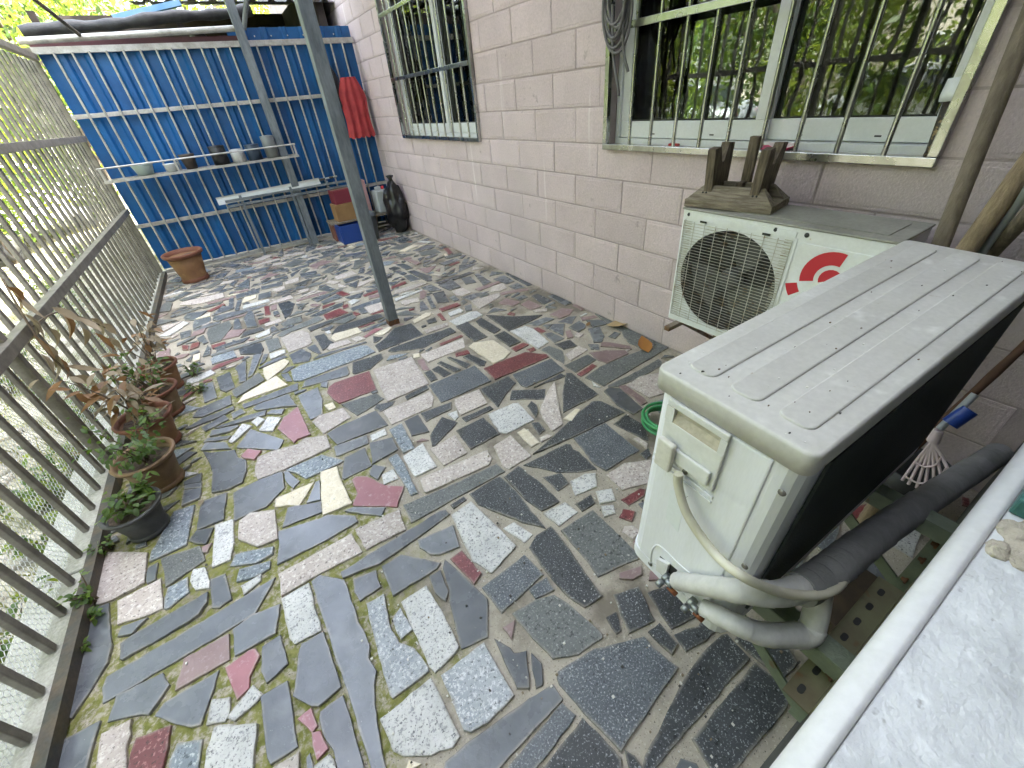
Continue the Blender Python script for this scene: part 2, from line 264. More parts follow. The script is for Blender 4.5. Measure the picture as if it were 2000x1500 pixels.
# ---------------------------------------------------------------- crazy paving: stones traced on the photograph and laid on the ground plane
STONES = """
T 80 1200 5
s 545,-70 660,-110 665,60 690,300 650,470 460,780 300,1010 240,1010 265,880 340,560 400,290 480,30
s 795,120 1040,35 890,190 750,215
s 780,290 860,230 1200,30 1630,-215 1620,-110 1540,0 1430,80 1100,275 800,440 775,440
s 600,865 595,720 640,610 740,550 1200,290 1690,0 2285,-360 2200,-200 2090,-10 1780,180 1200,520 720,800
m 1400,430 1835,190 1840,440 1310,740 1350,600
s 740,790 1190,575 1255,690 1050,975 900,990 655,1050 690,940
s 1210,860 1735,550 1690,720 1560,1075 1470,1100 1260,1050 1115,990
w 1670,830 1845,810 1835,980 1790,1045 1615,1080 1640,960
s 150,1260 580,1040 520,1230 450,1500 440,1760 90,1760 130,1400
p 600,1170 885,1025 865,1100 875,1180 830,1290 835,1500 830,1700 520,1700 570,1330
r 930,1210 1270,1085 1240,1290 1150,1680 820,1680 880,1350
b 1330,1260 1575,1220 1510,1660 1230,1660 1260,1420
w 1690,1110 1740,1085 2110,1070 2050,1660 1590,1660 1620,1330
T 440 1200 5
s 75,150 270,0 535,-100 525,0 490,185 95,405
q 0,520 230,350 290,330 335,400 235,610 230,720 115,830 60,690
s 365,320 540,205 610,480 490,600 405,670 355,560
w 550,-150 815,-305 940,155 680,290 630,230 590,60
s 750,290 870,225 960,170 1130,710 910,900 840,895 665,800 690,650 715,420
s 845,-320 920,-380 1100,-350 1165,-330 1280,0 1300,80 1370,200 1410,310 1400,430 1475,550 1455,700 1460,880 1480,1050 1530,1350 1600,1700 1480,1700 1200,750 1050,330 950,20
w 270,690 370,780 300,860 90,1040 25,1010 60,950
s 345,800 605,650 640,850 705,1290 440,1460 410,1400 370,1050
q 710,1025 840,915 860,980 900,1090 850,1155
q 850,1160 930,1140 960,1220 1005,1310 900,1425 860,1290
s 930,950 1150,790 1250,1130 1400,1700 1150,1700 1060,1330 950,1150 920,1020
p 470,1500 720,1350 725,1680 420,1680
w 870,1480 1010,1365 1060,1420 1130,1680 850,1680
s 795,1400 825,1360 860,1480 840,1680 790,1680
g 1385,-100 1550,-195 1590,0 1620,150 1700,280 1850,340 1980,520 1985,555 1640,820 1610,790 1500,400 1410,50
g 1640,50 1710,-60 1740,0 1830,150 1720,240 1680,180
T 800 1200 5
w -80,-120 160,-280 330,0 480,320 430,390 250,565 195,510 100,290
w -290,1020 205,620 320,840 490,1190 420,1300 290,1330 210,1375 0,1380 -60,1380 -160,1330 -200,1220 -240,1130
s 345,-535 325,-450 390,-240 390,-130 450,130 505,335 765,220 760,-150 600,-300 470,-430
g 310,600 725,280 1020,790 760,1060 600,1150 530,1130 440,900
s 830,240 980,330 1020,380 1140,360 1170,720 1050,720 930,470
s 1190,380 1290,480 1300,690 1235,720 1200,540
d 1005,-10 1240,-150 1410,-190 1560,-100 1760,80 1880,190 1880,230 1650,390 1400,430 1200,230
s 350,1440 560,1260 1160,830 1400,685 1495,830 1130,1230 880,1500 730,1700 300,1700
e 1490,870 1620,990 1560,1090 1250,1480 1080,1700 800,1700 1290,1110
k 1690,1015 1850,1170 2000,1330 2060,1410 2100,1700 1170,1700 1400,1390
e 1450,560 1600,460 1800,340 2100,270 2290,220 2380,330 2620,520 2540,640 2300,1000 2065,1340 1950,1210 1700,960 1460,680 1440,620
T 1160 1200 5
k 125,30 215,-20 250,100 265,160 220,190
k 195,-190 435,-265 590,60 345,180 270,20
k 530,-210 750,-290 1020,-10 1000,20 760,140 660,0
k 535,170 640,90 815,290 760,390
k 790,200 900,150 1020,120 1060,50 1190,160 1100,250 900,360
k 1250,200 1300,190 1520,430 1130,880 570,1530 500,1660 470,1520 500,1380 630,1160 720,950 880,640 1050,390
k 1380,240 1500,100 1850,250 1990,470 1840,640 1600,440 1440,310
k 1580,475 1940,790 1870,930 1600,1250 1450,1440 1300,1640 1200,1600 960,1220 1250,870 1400,670
k 305,1330 400,1390 490,1520 500,1700 380,1700
s 850,1410 1000,1460 1120,1660 700,1660
T 160 940 5
p 190,690 640,700 610,990 290,1160 140,1210 120,1060
p 350,1170 770,955 790,1240 610,1320 350,1400
s 650,850 740,795 720,960 640,1000 635,930
b 660,785 680,690 760,560 900,300 1100,230 1060,430 1020,620
s 975,240 1000,90 1165,65 1150,165
s 1000,75 1010,0 1160,-60 1165,60
s 1200,190 1415,115 1385,370 1125,475 1160,250
s 1120,480 1285,450 1210,610 1130,610 1045,580
m 1170,640 1265,600 1220,690 1180,690
w 1300,430 1475,370 1480,600 1450,760 1270,840 1290,600
d 775,760 1150,630 1200,770 820,1030 800,850
w 1090,860 1200,840 1250,980 1240,1040 1110,1060 1060,970
b 840,1040 1030,935 1045,1080 850,1240 805,1250 820,1120
s 1260,960 1400,905 1460,1150 1340,1235 1270,1235
s 1480,110 1700,0 1957,-95 1980,65 1800,250 1650,310 1490,385
p 1540,390 1640,310 1880,280 1905,450 1910,560 1720,640 1530,570
b 1500,720 1600,690 1870,640 1860,710 1700,800 1450,830
b 1540,860 1840,780 1835,850 1700,930 1510,980
w 1555,1020 1750,905 1745,970 1580,1105
T 520 940 5
c 90,170 470,0 320,240 215,230 85,250
s 480,10 520,-10 530,180 395,212
s 210,260 540,195 545,300 160,450
c 530,-90 688,-143 720,-35 783,100 840,215 555,330 540,180
s 770,290 850,255 1165,255 1125,340 940,320
p 870,470 1300,280 1360,475 1100,600 980,670
p 120,910 830,510 935,690 440,950 150,1120 140,960
s 110,815 130,630 125,490 520,370 600,330 870,340 890,395 600,570
s 730,890 1130,640 1700,290 1750,280 1790,320 1550,500 1100,810 880,890 750,945
d 1340,235 1600,130 1900,0 2250,-170 2330,-95 1950,110 1415,405
k 1800,230 1930,150 1955,180 1830,265
s 1480,580 1825,430 1885,640 1700,715 1600,715 1500,650
s 1130,835 1320,720 1700,800 1670,850 1240,1120
s 1590,930 1700,870 1780,1080 1750,1170 1650,1090
s 850,960 1075,870 1090,960 1120,1030 915,1170 860,1080
T 880 940 5
r 0,760 110,680 300,900 230,1005
w 10,330 200,200 640,630 400,895 220,780 130,600
k 185,125 390,0 480,-45 570,20 760,250 925,455 700,400 530,330 270,230
k 525,-40 660,-150 860,0 1060,200 890,290 730,180
w 905,315 1120,205 1240,300 1060,435
w 520,460 620,400 800,520 720,600
k 1220,220 1370,130 1410,210 1285,290
w 1420,100 1570,75 1610,190 1460,215
w 1470,240 1590,230 1610,310 1500,345
r 1665,180 1850,70 1900,80 1890,140 1740,235
r 1685,275 1800,300 1770,395 1650,350
p 1680,490 1700,440 1780,430 1860,500 1780,560
d 1080,480 1390,280 1870,740 1440,930 1300,740
k 770,650 840,530 980,440 1050,520 1480,1120 1310,1235 1130,1110 1000,960 870,800
e 310,1040 720,720 905,910 500,1285
e 770,1060 940,940 1010,1060 830,1145
m 1650,900 1860,830 1870,910 1780,960 1650,950
T 340 690 5.5556
s 310,1060 400,1080 660,1045 690,1130 780,1160 785,1270 740,1400 600,1470 430,1510 410,1510 420,1300 380,1180
s 110,1400 300,1300 290,1400 110,1430
s 1185,1285 1240,1280 1365,1390 1295,1465 1215,1390
p 880,1250 910,1130 1050,1070 1270,1010 1340,990 1430,920 1650,890 1695,1020 1200,1260 910,1375 885,1320
b 1210,1270 1480,1150 1600,1100 1840,1165 1740,1220 1430,1360 1330,1300
q 730,1120 800,1040 945,1060 870,1155 760,1140
s 680,1025 830,825 970,870 1190,940 1130,1050
w 590,960 740,770 845,790 630,975
w 840,750 910,690 985,720 900,795
w 920,830 1020,690 1165,700 1070,840 950,840
q 1120,820 1190,700 1340,580 1480,880 1340,930 1300,970 1210,890
s 290,1050 340,970 560,965 615,1035
s 320,965 370,920 620,895 580,930
s 390,900 410,840 700,780 690,800 600,850
s 295,810 550,670 590,715 340,845
s 125,820 300,715 650,575 650,610 540,670 180,810
s 200,690 260,610 610,455 625,550 300,690
s 620,650 730,600 775,640 640,705
s 440,810 820,670 1000,620 990,670 830,720 500,810
s 1010,660 1050,620 1200,605 1170,660
s 860,600 900,560 1240,445 1330,570 1180,580 900,620
s 740,560 1340,320 1345,390 1250,420 760,595
c 685,540 750,450 1110,245 1230,340 800,490
d 630,410 920,210 980,290 680,475 650,460
s 460,260 600,200 660,370 560,415 500,395
s 290,350 420,310 465,480 330,535
w 130,340 140,290 400,180 450,215 250,310
r 310,320 320,295 410,275 410,285
s 660,160 780,70 780,300 710,320 690,200
s 800,260 860,20 960,-10 880,180 850,240
s 930,120 980,10 1020,5 980,90
s 920,165 1000,100 1200,20 1225,40 1000,130
c 965,160 1200,55 1250,90 1190,160 1010,300 980,250
s 1160,210 1230,150 1310,135 1220,205
s 1160,230 1240,215 1280,300 1220,300
s 1390,370 1420,300 1880,140 1900,215 1880,240
s 1590,360 1600,320 1670,305 1660,370
s 1340,460 1560,370 1610,500 1610,660 1480,720
c 1630,560 1720,530 1755,590 1680,620
p 1500,740 1570,680 1830,590 1920,690 1620,870
T 0 0 1
b 568,724 590,713 640,697 705,675 717,675 733,687 700,701 590,743 574,744
r 639,767 642,757 653,748 721,725 735,760 683,780 662,787 650,780
s 639,847 660,834 734,802 758,830 700,852 659,868
s 653,872 716,850 720,865.5 662,890 656,890
p 821.5,692 904,660.5 908.5,678.5 836.5,707
p 964,872 997,850 1037,890 994,916 984,912
w 953,809 1002,788 1012,787 1043,820 989,847 975,844
r 945,720 1025.5,687.5 1067.5,692 1072,697 967,741.5
d 1143.5,737 1172,716 1262,680 1314,674 1179.5,753.5
d 1057,683 1072,675 1097.5,684.5 1103.5,696.5 1102,710
k 758,685 764,680 820,660 880,640 890,648 826,680 764,687
p 547.5,660.5 589.5,645.5 602,650 609.5,668 602,674 564,688 560,680
T 660 690 5.5556
s 75,1130 290,1025 370,1215 70,1365 45,1350
s 345,970 590,910 650,1040 375,1200
w 350,890 510,815 530,880 370,950
b 560,830 690,760 830,1030 710,1080
s 725,740 870,670 990,850 800,895
s 345,1270 390,1210 520,1235 430,1370 350,1320
w 480,1320 600,1260 655,1360 500,1425
b 550,1150 640,1095 720,1200 800,1389 861,1511 789,1539 640,1300
q 150,1370 190,1335 310,1335 420,1390 520,1435 717,1444 639,1667 161,1650 211,1522 185,1450
w 710,1120 920,980 1070,1230 840,1335 800,1290
d 40,555 210,500 420,435 500,490 400,560 210,675
k 395,600 420,555 620,515 590,560 460,635
p 490,630 1000,415 1040,480 1020,580 580,775
p 385,185 800,40 985,330 540,525
k 730,470 960,350 985,385 750,505
k 900,650 1230,530 1230,600 960,740
w 1190,660 1290,620 1310,690 1270,730
k 1000,890 1100,730 1130,690 1295,750 1050,1000 1020,1000
p 1000,1040 1270,890 1400,1080 1150,1220
p 890,1360 1620,1050 1670,1140 1640,1210 960,1512 935,1500
k 155,210 160,100 470,0 490,50 350,170 180,220
m 860,80 925,60 995,180 920,180
b 530,80 560,30 760,0 680,40
c 810,10 880,0 885,40 820,50
k 1190,50 1220,40 1440,120 1390,160
k 1080,110 1120,85 1330,175 1270,200
k 1020,175 1090,135 1230,215 1150,255
k 940,215 1010,185 1080,280 1010,305
k 1360,45 1430,10 1610,90 1590,130 1540,135
e 985,345 1480,135 1660,300 1120,535
p 1270,500 1530,395 1620,545 1330,675 1270,560
k 1545,390 1850,250 1930,320 1830,430 1735,580
k 1345,700 1650,570 1685,600 1390,745
k 1285,840 1580,700 1755,875 1440,1040
T 980 690 5.5556
k 110,400 470,390 470,495 90,505
e 120,230 540,60 680,185 270,370 210,350
k 350,370 640,215 700,245 430,335
p 420,600 500,420 570,315 660,770 550,840 440,700
k 280,570 320,515 380,560 395,640 370,690
k 325,755 400,745 470,830 405,880
c 170,860 240,815 290,840 410,970 320,1015
p 410,920 490,880 550,900 430,960
k 700,220 760,220 1045,445 670,640 660,440
c 670,710 800,605 855,610 760,740
k 340,1095 680,790 980,520 1080,520 1330,640 800,900
k 240,1210 700,980 750,990 770,1040 840,1070 1030,1255 820,1290 600,1290 400,1240
e 780,920 1120,755 1490,1050 1130,1270 1000,1200
k 1215,765 1350,660 1560,790 1590,940 1540,930
p 1425,930 1480,910 1580,980 1570,1030
k 1500,1090 1590,1030 1620,1100 1570,1150
p 1130,1320 1330,1190 1620,1155 1620,1400 1310,1480
k 450,1345 640,1300 730,1410 610,1490
w 740,1390 900,1310 1020,1300 1030,1450 800,1540
s 1110,410 1170,370 1280,380 1530,600 1430,665 1250,560
m 1270,365 1340,345 1540,480 1580,530 1520,560
p 1350,350 1500,250 1760,200 1780,430 1600,480 1420,380
d 1155,345 1480,190 1700,60 1740,90 1720,140 1500,260 1270,355 1160,365
d 680,130 930,15 1025,70 800,205
r 820,225 980,115 1035,135 860,250
T 820 530 6.6667
r 460,1070 620,1025 650,1060 470,1110
c 640,980 700,930 960,900 1180,1050 1100,1140 960,1200
r 250,940 540,825 560,845 270,965
k 470,720 620,660 880,850 710,915
k 730,650 800,600 1050,755 970,810 770,700
k 970,840 1100,780 1310,915 1170,980
r 1190,1005 1350,930 1415,955 1250,1045
r 1390,1015 1480,985 1510,1020 1440,1050
w 1180,780 1380,715 1480,750 1680,920 1540,1010
k 865,570 940,570 1200,590 1590,570 1500,620 1160,775
w 380,650 640,530 740,520 820,570 500,710
p 40,770 370,660 370,710 90,810
k 85,640 200,595 220,650 110,680
r 220,560 270,545 340,630 290,635
w 370,545 520,480 570,520 400,590
r 250,490 490,410 530,440 290,525
s 580,450 670,425 680,500 600,515
p 660,380 1040,280 1040,330 770,490
s 540,340 700,290 900,255 660,375
p 410,260 560,215 670,270 560,320 480,310
s 170,290 310,255 380,400 230,410
s 80,320 130,310 210,470 150,480
s 0,400 40,385 120,490 0,520
m 0,260 50,240 85,270 60,350 0,360
s 380,345 440,315 510,365 450,395
s 20,210 150,175 280,240 130,265
s 240,180 420,110 530,200 390,250
s 180,150 640,10 710,15 600,60 250,160
s 540,90 660,65 735,140 600,170
s 710,30 760,25 930,135 830,185
m 720,230 1020,130 1050,145 780,255
p 930,200 1080,150 1130,220 1040,260 920,270
s 960,100 1100,55 1230,130 1130,165
s 1110,30 1250,5 1540,155 1400,185
s 1150,190 1270,150 1380,210 1250,230
m 1040,280 1100,265 1400,215 1415,245 1060,305
m 1020,415 1120,355 1310,400 1210,455
m 1310,430 1420,375 1590,455 1440,500
r 1140,555 1170,535 1240,550 1230,575
s 1450,320 1530,290 1720,380 1620,430
s 1670,320 1790,275 2010,400 1900,440
s 1370,690 1640,600 1750,620 1540,710
r 1480,745 1540,730 1640,780 1580,805
m 1690,565 1850,480 2000,500 1960,560 1820,615
T 1040 530 6.6667
s 335,655 470,590 570,585 510,685
m 630,600 800,570 850,600 650,640
s 705,640 900,635 965,685 790,730
s 470,730 610,645 690,700 680,740 600,790
s 130,710 150,695 260,690 200,745
s 215,750 270,690 420,685 400,830
m 430,780 500,765 530,860 450,870
s 140,810 250,795 410,870 290,930
k 290,945 490,890 580,965 410,1015
s 725,750 880,725 935,850 900,920 800,925
s 725,950 860,955 875,1025 760,1015
m 890,930 960,920 1270,970 1290,1010 890,975
m 740,1060 950,1030 1200,1030 1250,1070 970,1195 860,1160
p 430,1080 600,970 720,1020 500,1160
d 700,450 800,480 1300,720 1560,850 1810,960 1500,1020 1420,1000 1260,930 1190,860 1160,780 980,690 850,580
m 520,440 590,415 710,480 640,505
T 560 500 6.6667
d -130,1030 -60,980 420,780 480,820 430,850 60,980 -60,1050
d 0,830 190,790 200,850 0,910
r 470,770 690,685 800,735 520,830
k 270,940 850,740 850,760 600,860 310,980
d 600,870 860,765 905,800 750,880
k 585,1015 660,920 1180,760 1230,765 1260,800 900,930
s 300,780 640,630 740,600 740,640 380,790
s 820,680 1250,530 1270,580 860,710
s 930,710 990,665 1055,735 980,755
p 1010,665 1270,590 1290,680 1090,750
r 1090,755 1260,700 1270,720 1110,765
r 860,740 890,725 960,755 900,780
r 725,645 795,625 805,660 735,685
r 640,485 720,455 820,500 730,525
s 320,560 730,435 400,600
s 440,600 660,500 700,530 720,540 480,630
r 460,650 630,600 620,620 470,685
m 120,570 500,460 550,470 150,585
r 990,510 1230,430 1230,450 1010,530
s 760,540 1000,470 960,540 830,565
w 800,600 870,565 950,580 850,640
r 1360,400 1540,330 1560,355 1370,430
p 1390,500 1400,450 1750,350 1850,350 1640,430
w 1400,560 1760,435 1770,450 1420,590
s 1530,260 1620,240 1740,300 1610,330
s 1570,200 1660,190 1890,270 1890,320 1830,330
s 1390,210 1460,185 1560,220 1520,250
s 1420,110 1530,100 1640,155 1560,180
m 1560,60 1600,40 1750,90 1690,120
m 1700,170 1940,130 1860,210 1810,215
k 1150,1170 1270,1080 1400,940 1620,870 1780,1020 1200,1240
k 1125,1045 1250,1055 1170,1120 1130,1125
q 1000,1050 1150,940 1250,940 1030,1060
c 1140,1020 1330,925 1370,930 1330,980 1240,1030
s 970,970 1340,830 1350,860 1000,990
r 930,930 1140,855 1150,870 980,930
c 580,1060 620,1010 920,930 970,990 630,1110
p 520,1210 570,1150 790,1090 850,1130 560,1225
p 830,1075 940,1040 1030,1070 900,1120
s 350,1340 420,1290 1030,1115 1040,1125 450,1310
k 360,1045 490,1005 540,1080 610,1125 470,1225
s 265,1190 370,1145 450,1260 410,1275 310,1220
s 30,1290 200,1210 310,1260 315,1310 290,1360 90,1400 60,1330
s 450,960 600,900 610,920 540,970
w 500,985 560,965 575,1000 540,1015
T 300 500 6.6667
d 1655,880 1920,790 1930,830 1700,930
s 1620,620 1760,585 1840,620 1780,760 1710,815
r 1440,660 1510,650 1520,760 1450,765
m 1530,650 1600,630 1600,690 1530,715
r 1360,840 1510,800 1515,840 1380,890
s 1555,730 1620,715 1640,750 1570,780
p 1440,890 1640,820 1690,850 1460,920
w 1320,1050 1510,950 1520,1010 1370,1070
s 1520,930 1560,910 1625,960 1530,995
k 1130,1060 1180,990 1410,920 1445,960
s 1170,820 1230,720 1290,715 1350,920 1220,935
s 1040,870 1060,815 1110,815 1150,940 1045,960
m 890,1090 1000,970 1200,950 1110,1040
d 690,1010 720,940 980,840 1020,910 960,1000 870,1100 740,1145
s 560,1080 650,1030 710,1120 650,1150
m 480,1060 520,990 680,940 650,1000
r 370,1165 455,1165 450,1220 375,1220
r 470,1220 500,1140 600,1125 580,1180
s 340,1000 490,960 480,1040 355,1080
s 510,965 730,880 870,850 860,880 530,980
s 515,880 530,840 740,790 740,850 510,950
s 390,810 440,750 700,710 540,830 410,835
c 530,825 740,735 740,780
s 770,830 790,790 1460,630 1460,650 830,850
m 890,840 1210,745 1220,755 900,850
r 750,1170 930,1115 930,1150 770,1205
s 790,1200 960,1140 1250,1050 1180,1110 830,1225
d 740,1290 1540,1040 1540,1065 1080,1210 760,1310
s 1110,1220 1190,1180 1400,1130 1430,1200 1400,1275 1130,1275
d 1450,1100 1620,1065 1670,1195 1510,1255
w 1510,1280 1710,1220 1720,1260 1530,1345
b 740,1350 780,1310 1040,1230 1080,1310 760,1410
r 750,1470 830,1410 1170,1300 1170,1320 960,1400 770,1490
s 640,1310 700,1160 740,1190 740,1280
c 510,1380 520,1290 610,1270 600,1350
s 760,780 900,650 1050,670 1030,690
r 700,715 920,620 930,635 750,720
p 340,640 360,600 910,480 920,540 620,620 460,640
m 690,610 1060,520 1070,535 710,625
s 980,560 1045,540 1040,660 975,670
s 1085,580 1150,555 1110,700 1060,705
w 1160,660 1180,640 1500,560 1510,590 1170,685
c 1150,600 1180,540 1340,500 1330,550 1150,610
s 1070,510 1190,475 1190,535 1080,560
s 1190,470 1385,415 1370,475 1200,520
s 1360,570 1370,500 1530,460 1530,525
s 1400,400 1680,340 1670,380 1400,440
s 1270,400 1500,320 1740,255 1750,290
s 1060,410 1250,285 1245,420
s 700,470 960,360 870,450 720,480
p 1500,640 1540,600 1780,510 1820,550
p 1550,430 1700,395 1710,420 1550,460
p 1710,340 1890,280 1890,330 1720,370
m 1860,570 2000,530 2000,550 1870,590
"""
def speckmat(nm, base, base2, specks, rough, bump=.15, bscale=90, rand=.12, rough2=None):
    return mat('stone_'+nm, base, rough, col2=base2, nscale=9, mixlo=.35, mixhi=.65, bump=bump, bscale=bscale, speck=specks, rand=rand, rough2=rough2, spec=.5, dust=(.33,.30,.25))
SM = dict(
 s=speckmat('slate', (.130,.141,.154), (.098,.108,.120), [((.185,.193,.20), 4., .54, .76), ((.27,.28,.28), 60., .69, .75), ((.08,.088,.097), 7., .62, .80)], .13, .14, 26, .38, .36),
 k=speckmat('black_granite', (.034,.037,.040), (.056,.061,.065), [((.34,.36,.37), 165., .575, .66), ((.012,.014,.016), 60., .60, .68)], .40, .10, 120, .22, .6),
 e=speckmat('blue_granite', (.105,.117,.130), (.075,.085,.097), [((.36,.38,.39), 165., .54, .66), ((.032,.036,.04), 110., .57, .68)], .5, .15, 120, .15),
 d=speckmat('green_granite', (.135,.143,.138), (.105,.113,.109), [((.31,.32,.31), 115., .55, .68), ((.045,.05,.05), 75., .55, .66)], .55, .2, 110, .2),
 b=speckmat('blue_grey_granite', (.22,.255,.285), (.155,.185,.215), [((.48,.51,.53), 85., .53, .65), ((.06,.075,.09), 60., .56, .66)], .55, .6, 70, .12),
 g=speckmat('pale_grey_granite', (.38,.40,.42), (.27,.295,.32), [((.60,.61,.62), 100., .50, .64), ((.13,.14,.15), 95., .57, .66)], .5, .3, 90, .12),
 w=speckmat('white_granite', (.68,.67,.65), (.54,.54,.53), [((.13,.13,.14), 115., .56, .66), ((.30,.30,.31), 50., .55, .67)], .65, .8, 60, .10),
 p=speckmat('pink_granite', (.53,.47,.43), (.42,.36,.33), [((.66,.62,.58), 60., .52, .64), ((.17,.145,.135), 85., .575, .66)], .7, .7, 60, .14),
 c=speckmat('cream_granite', (.72,.64,.50), (.62,.545,.42), [((.78,.72,.60), 60., .5, .65), ((.33,.26,.18), 85., .61, .69)], .7, .6, 60, .10),
 r=speckmat('red_granite', (.200,.050,.052), (.150,.038,.042), [((.38,.17,.16), 100., .56, .66), ((.05,.016,.018), 70., .57, .67)], .33, .1, 110, .18),
 m=speckmat('mauve_slate', (.270,.190,.185), (.215,.142,.142), [((.36,.28,.27), 40., .55, .7)], .5, .2, 50, .18),
 q=speckmat('rose_slate', (.330,.130,.145), (.265,.100,.115), [((.43,.25,.26), 35., .57, .72)], .30, .12, 40, .12),
)
KEYS = list(SM)
polys = []          # (type, [(x,y)...], image area)
ox = oy = 0.; sc = 1.
for ln in STONES.strip().splitlines():
    t = ln.split()
    if t[0] == 'T': ox, oy, sc = map(float, t[1:]); continue
    P = [(ox+float(a)/sc, oy+float(b)/sc) for a, b in (q.split(',') for q in t[1:])]
    ar = abs(sum(P[i][0]*P[i-1][1]-P[i-1][0]*P[i][1] for i in range(len(P))))/2
    W = [gnd(x, y) for x, y in P]
    polys.append([t[0], [(p.x, p.y) for p in W], ar])
# occupancy grid (6 mm) for the stones that the tracing does not reach
CS = .006; GW, GH = int((px1-px0)/CS)+1, int((py1-py0)/CS)+1
occ = np.zeros((GH, GW), bool)
def raster(P, grow=0.):
    P = np.array(P); c = P.mean(0)
    if grow:
        d = P-c; P = P+d/np.maximum(np.linalg.norm(d, axis=1, keepdims=True), 1e-6)*grow
    lo = np.floor((P.min(0)-[px0, py0])/CS).astype(int); hi = np.ceil((P.max(0)-[px0, py0])/CS).astype(int)+1
    lo = np.maximum(lo, 0); hi = np.minimum(hi, [GW, GH])
    if (hi <= lo).any(): return None
    X, Y = np.meshgrid(px0+(np.arange(lo[0], hi[0])+.5)*CS, py0+(np.arange(lo[1], hi[1])+.5)*CS)
    ins = np.zeros(X.shape, bool)
    for i in range(len(P)):
        (x1, y1), (x2, y2) = P[i], P[i-1]
        if y1 == y2: continue
        ins ^= ((Y < y1) != (Y < y2)) & (X < (x2-x1)*(Y-y1)/(y2-y1)+x1)
    return lo, hi, ins
for t, P, a in polys:
    r = raster(P, .004)
    if r: lo, hi, ins = r; occ[lo[1]:hi[1], lo[0]:hi[0]] |= ins
fill = []
fw = [k for k, n in dict(s=44, d=22, k=4, p=14, w=4, c=3, m=8, r=4, b=3, e=3).items() for _ in range(n)]
for it in range(20000):
    f = it/20000
    L = (.27*(1-f)+.05)*random.uniform(.6, 1.1); wd = L*random.uniform(.22, .75); wd = max(wd, .024)
    cx, cy = random.uniform(px0+.03, px1-.03), random.uniform(py0+.02, BY-.03)
    ci, cj = int((cx-px0)/CS), int((cy-py0)/CS)
    if occ[cj, ci]: continue
    if cx > HA+HB*cy-.02: continue
    an = random.gauss(.12, .35) if random.random() < .72 else random.uniform(0, math.pi)
    n = random.choice((4, 4, 4, 3, 5)); base = {3: ((-1,-1),(1,-.7),(-.2,1)), 4: ((-1,-1),(1,-1),(1,1),(-1,1)), 5: ((-1,-1),(.6,-1),(1,0),(.7,1),(-1,1))}[n]
    P = []
    for ux, uy in base:
        u = ux*L/2*random.uniform(.7, 1.1); v = uy*wd/2*random.uniform(.6, 1.15)
        P.append((cx+u*math.cos(an)-v*math.sin(an), cy+u*math.sin(an)+v*math.cos(an)))
    if any(not(px0+.012 < x < HA+HB*y-.012 and py0+.01 < y < BY-.01) for x, y in P): continue
    r = raster(P, .012)
    if not r: continue
    lo, hi, ins = r
    if (occ[lo[1]:hi[1], lo[0]:hi[0]] & ins).any(): continue
    r = raster(P, .003); lo, hi, ins = r; occ[lo[1]:hi[1], lo[0]:hi[0]] |= ins
    Q = [proj((x, y, 0)) for x, y in P]; ar = 0.
    if all(Q) and any(0 < x < 2000 and 0 < y < 1500 for x, y in Q): ar = abs(sum(Q[i][0]*Q[i-1][1]-Q[i-1][0]*Q[i][1] for i in range(len(Q))))/2
    fill.append([random.choice(fw), P, ar])
def stone_mesh(P, c, hgt, tilt):
    # broken edges: long edges get slightly wandering mid points
    area = sum(P[i-1][0]*P[i][1]-P[i][0]*P[i-1][1] for i in range(len(P)))
    if area < 0: P = P[::-1]
    Q = []
    for i in range(len(P)):
        a, b = Vector(P[i]), Vector(P[(i+1) % len(P)]); l = (b-a).length; Q.append(a)
        k = min(6, int(l/.04)); nrm = Vector((b.y-a.y, a.x-b.x)).normalized() if l > 0 else Vector((0, 0))
        for j in range(1, k+1): Q.append(a.lerp(b, (j+random.uniform(-.2, .2))/(k+1))+nrm*random.uniform(-.0024, .0020))
    n = len(Q); out_ = []; inn = []
    for i in range(n):
        a, b, d = Q[i-1], Q[i], Q[(i+1) % n]
        n1 = Vector((-(b-a).y, (b-a).x)).normalized(); n2 = Vector((-(d-b).y, (d-b).x)).normalized(); bi = n1+n2
        bi = bi/max(bi.length_squared, .5)*2*.5
        out_.append(b-bi*.0022); inn.append(b+bi*.0010*random.uniform(.3, 2.6))
    Q = out_
    z = lambda p: hgt+tilt[0]*(p.x-c[0])+tilt[1]*(p.y-c[1])
    per = sum((Q[i]-Q[i-1]).length for i in range(n)); dd = min(.016, .42*abs(area)/max(per, 1e-6)); in2 = []
    for i in range(n):
        a, b, d = inn[i-1], inn[i], inn[(i+1) % n]
        n1 = Vector((-(b-a).y, (b-a).x)).normalized(); n2 = Vector((-(d-b).y, (d-b).x)).normalized(); bi = n1+n2
        in2.append(b+bi/max(bi.length_squared, .6)*2*.5*dd)
    V = [(p.x-c[0], p.y-c[1], -.02) for p in Q]+[(p.x-c[0], p.y-c[1], z(p)-.0016) for p in Q]+[(p.x-c[0], p.y-c[1], z(p)) for p in inn]+[(p.x-c[0], p.y-c[1], z(p)) for p in in2]
    Fc = [(i, (i+1) % n, n+(i+1) % n, n+i) for i in range(n)]+[(n+i, n+(i+1) % n, 2*n+(i+1) % n, 2*n+i) for i in range(n)]+[(2*n+i, 2*n+(i+1) % n, 3*n+(i+1) % n, 3*n+i) for i in range(n)]+[list(range(3*n, 4*n))]
    return V, Fc, [1.]*(3*n)+[0.]*n
allp = sorted(polys+fill, key=lambda q: -q[2])
small = MB()
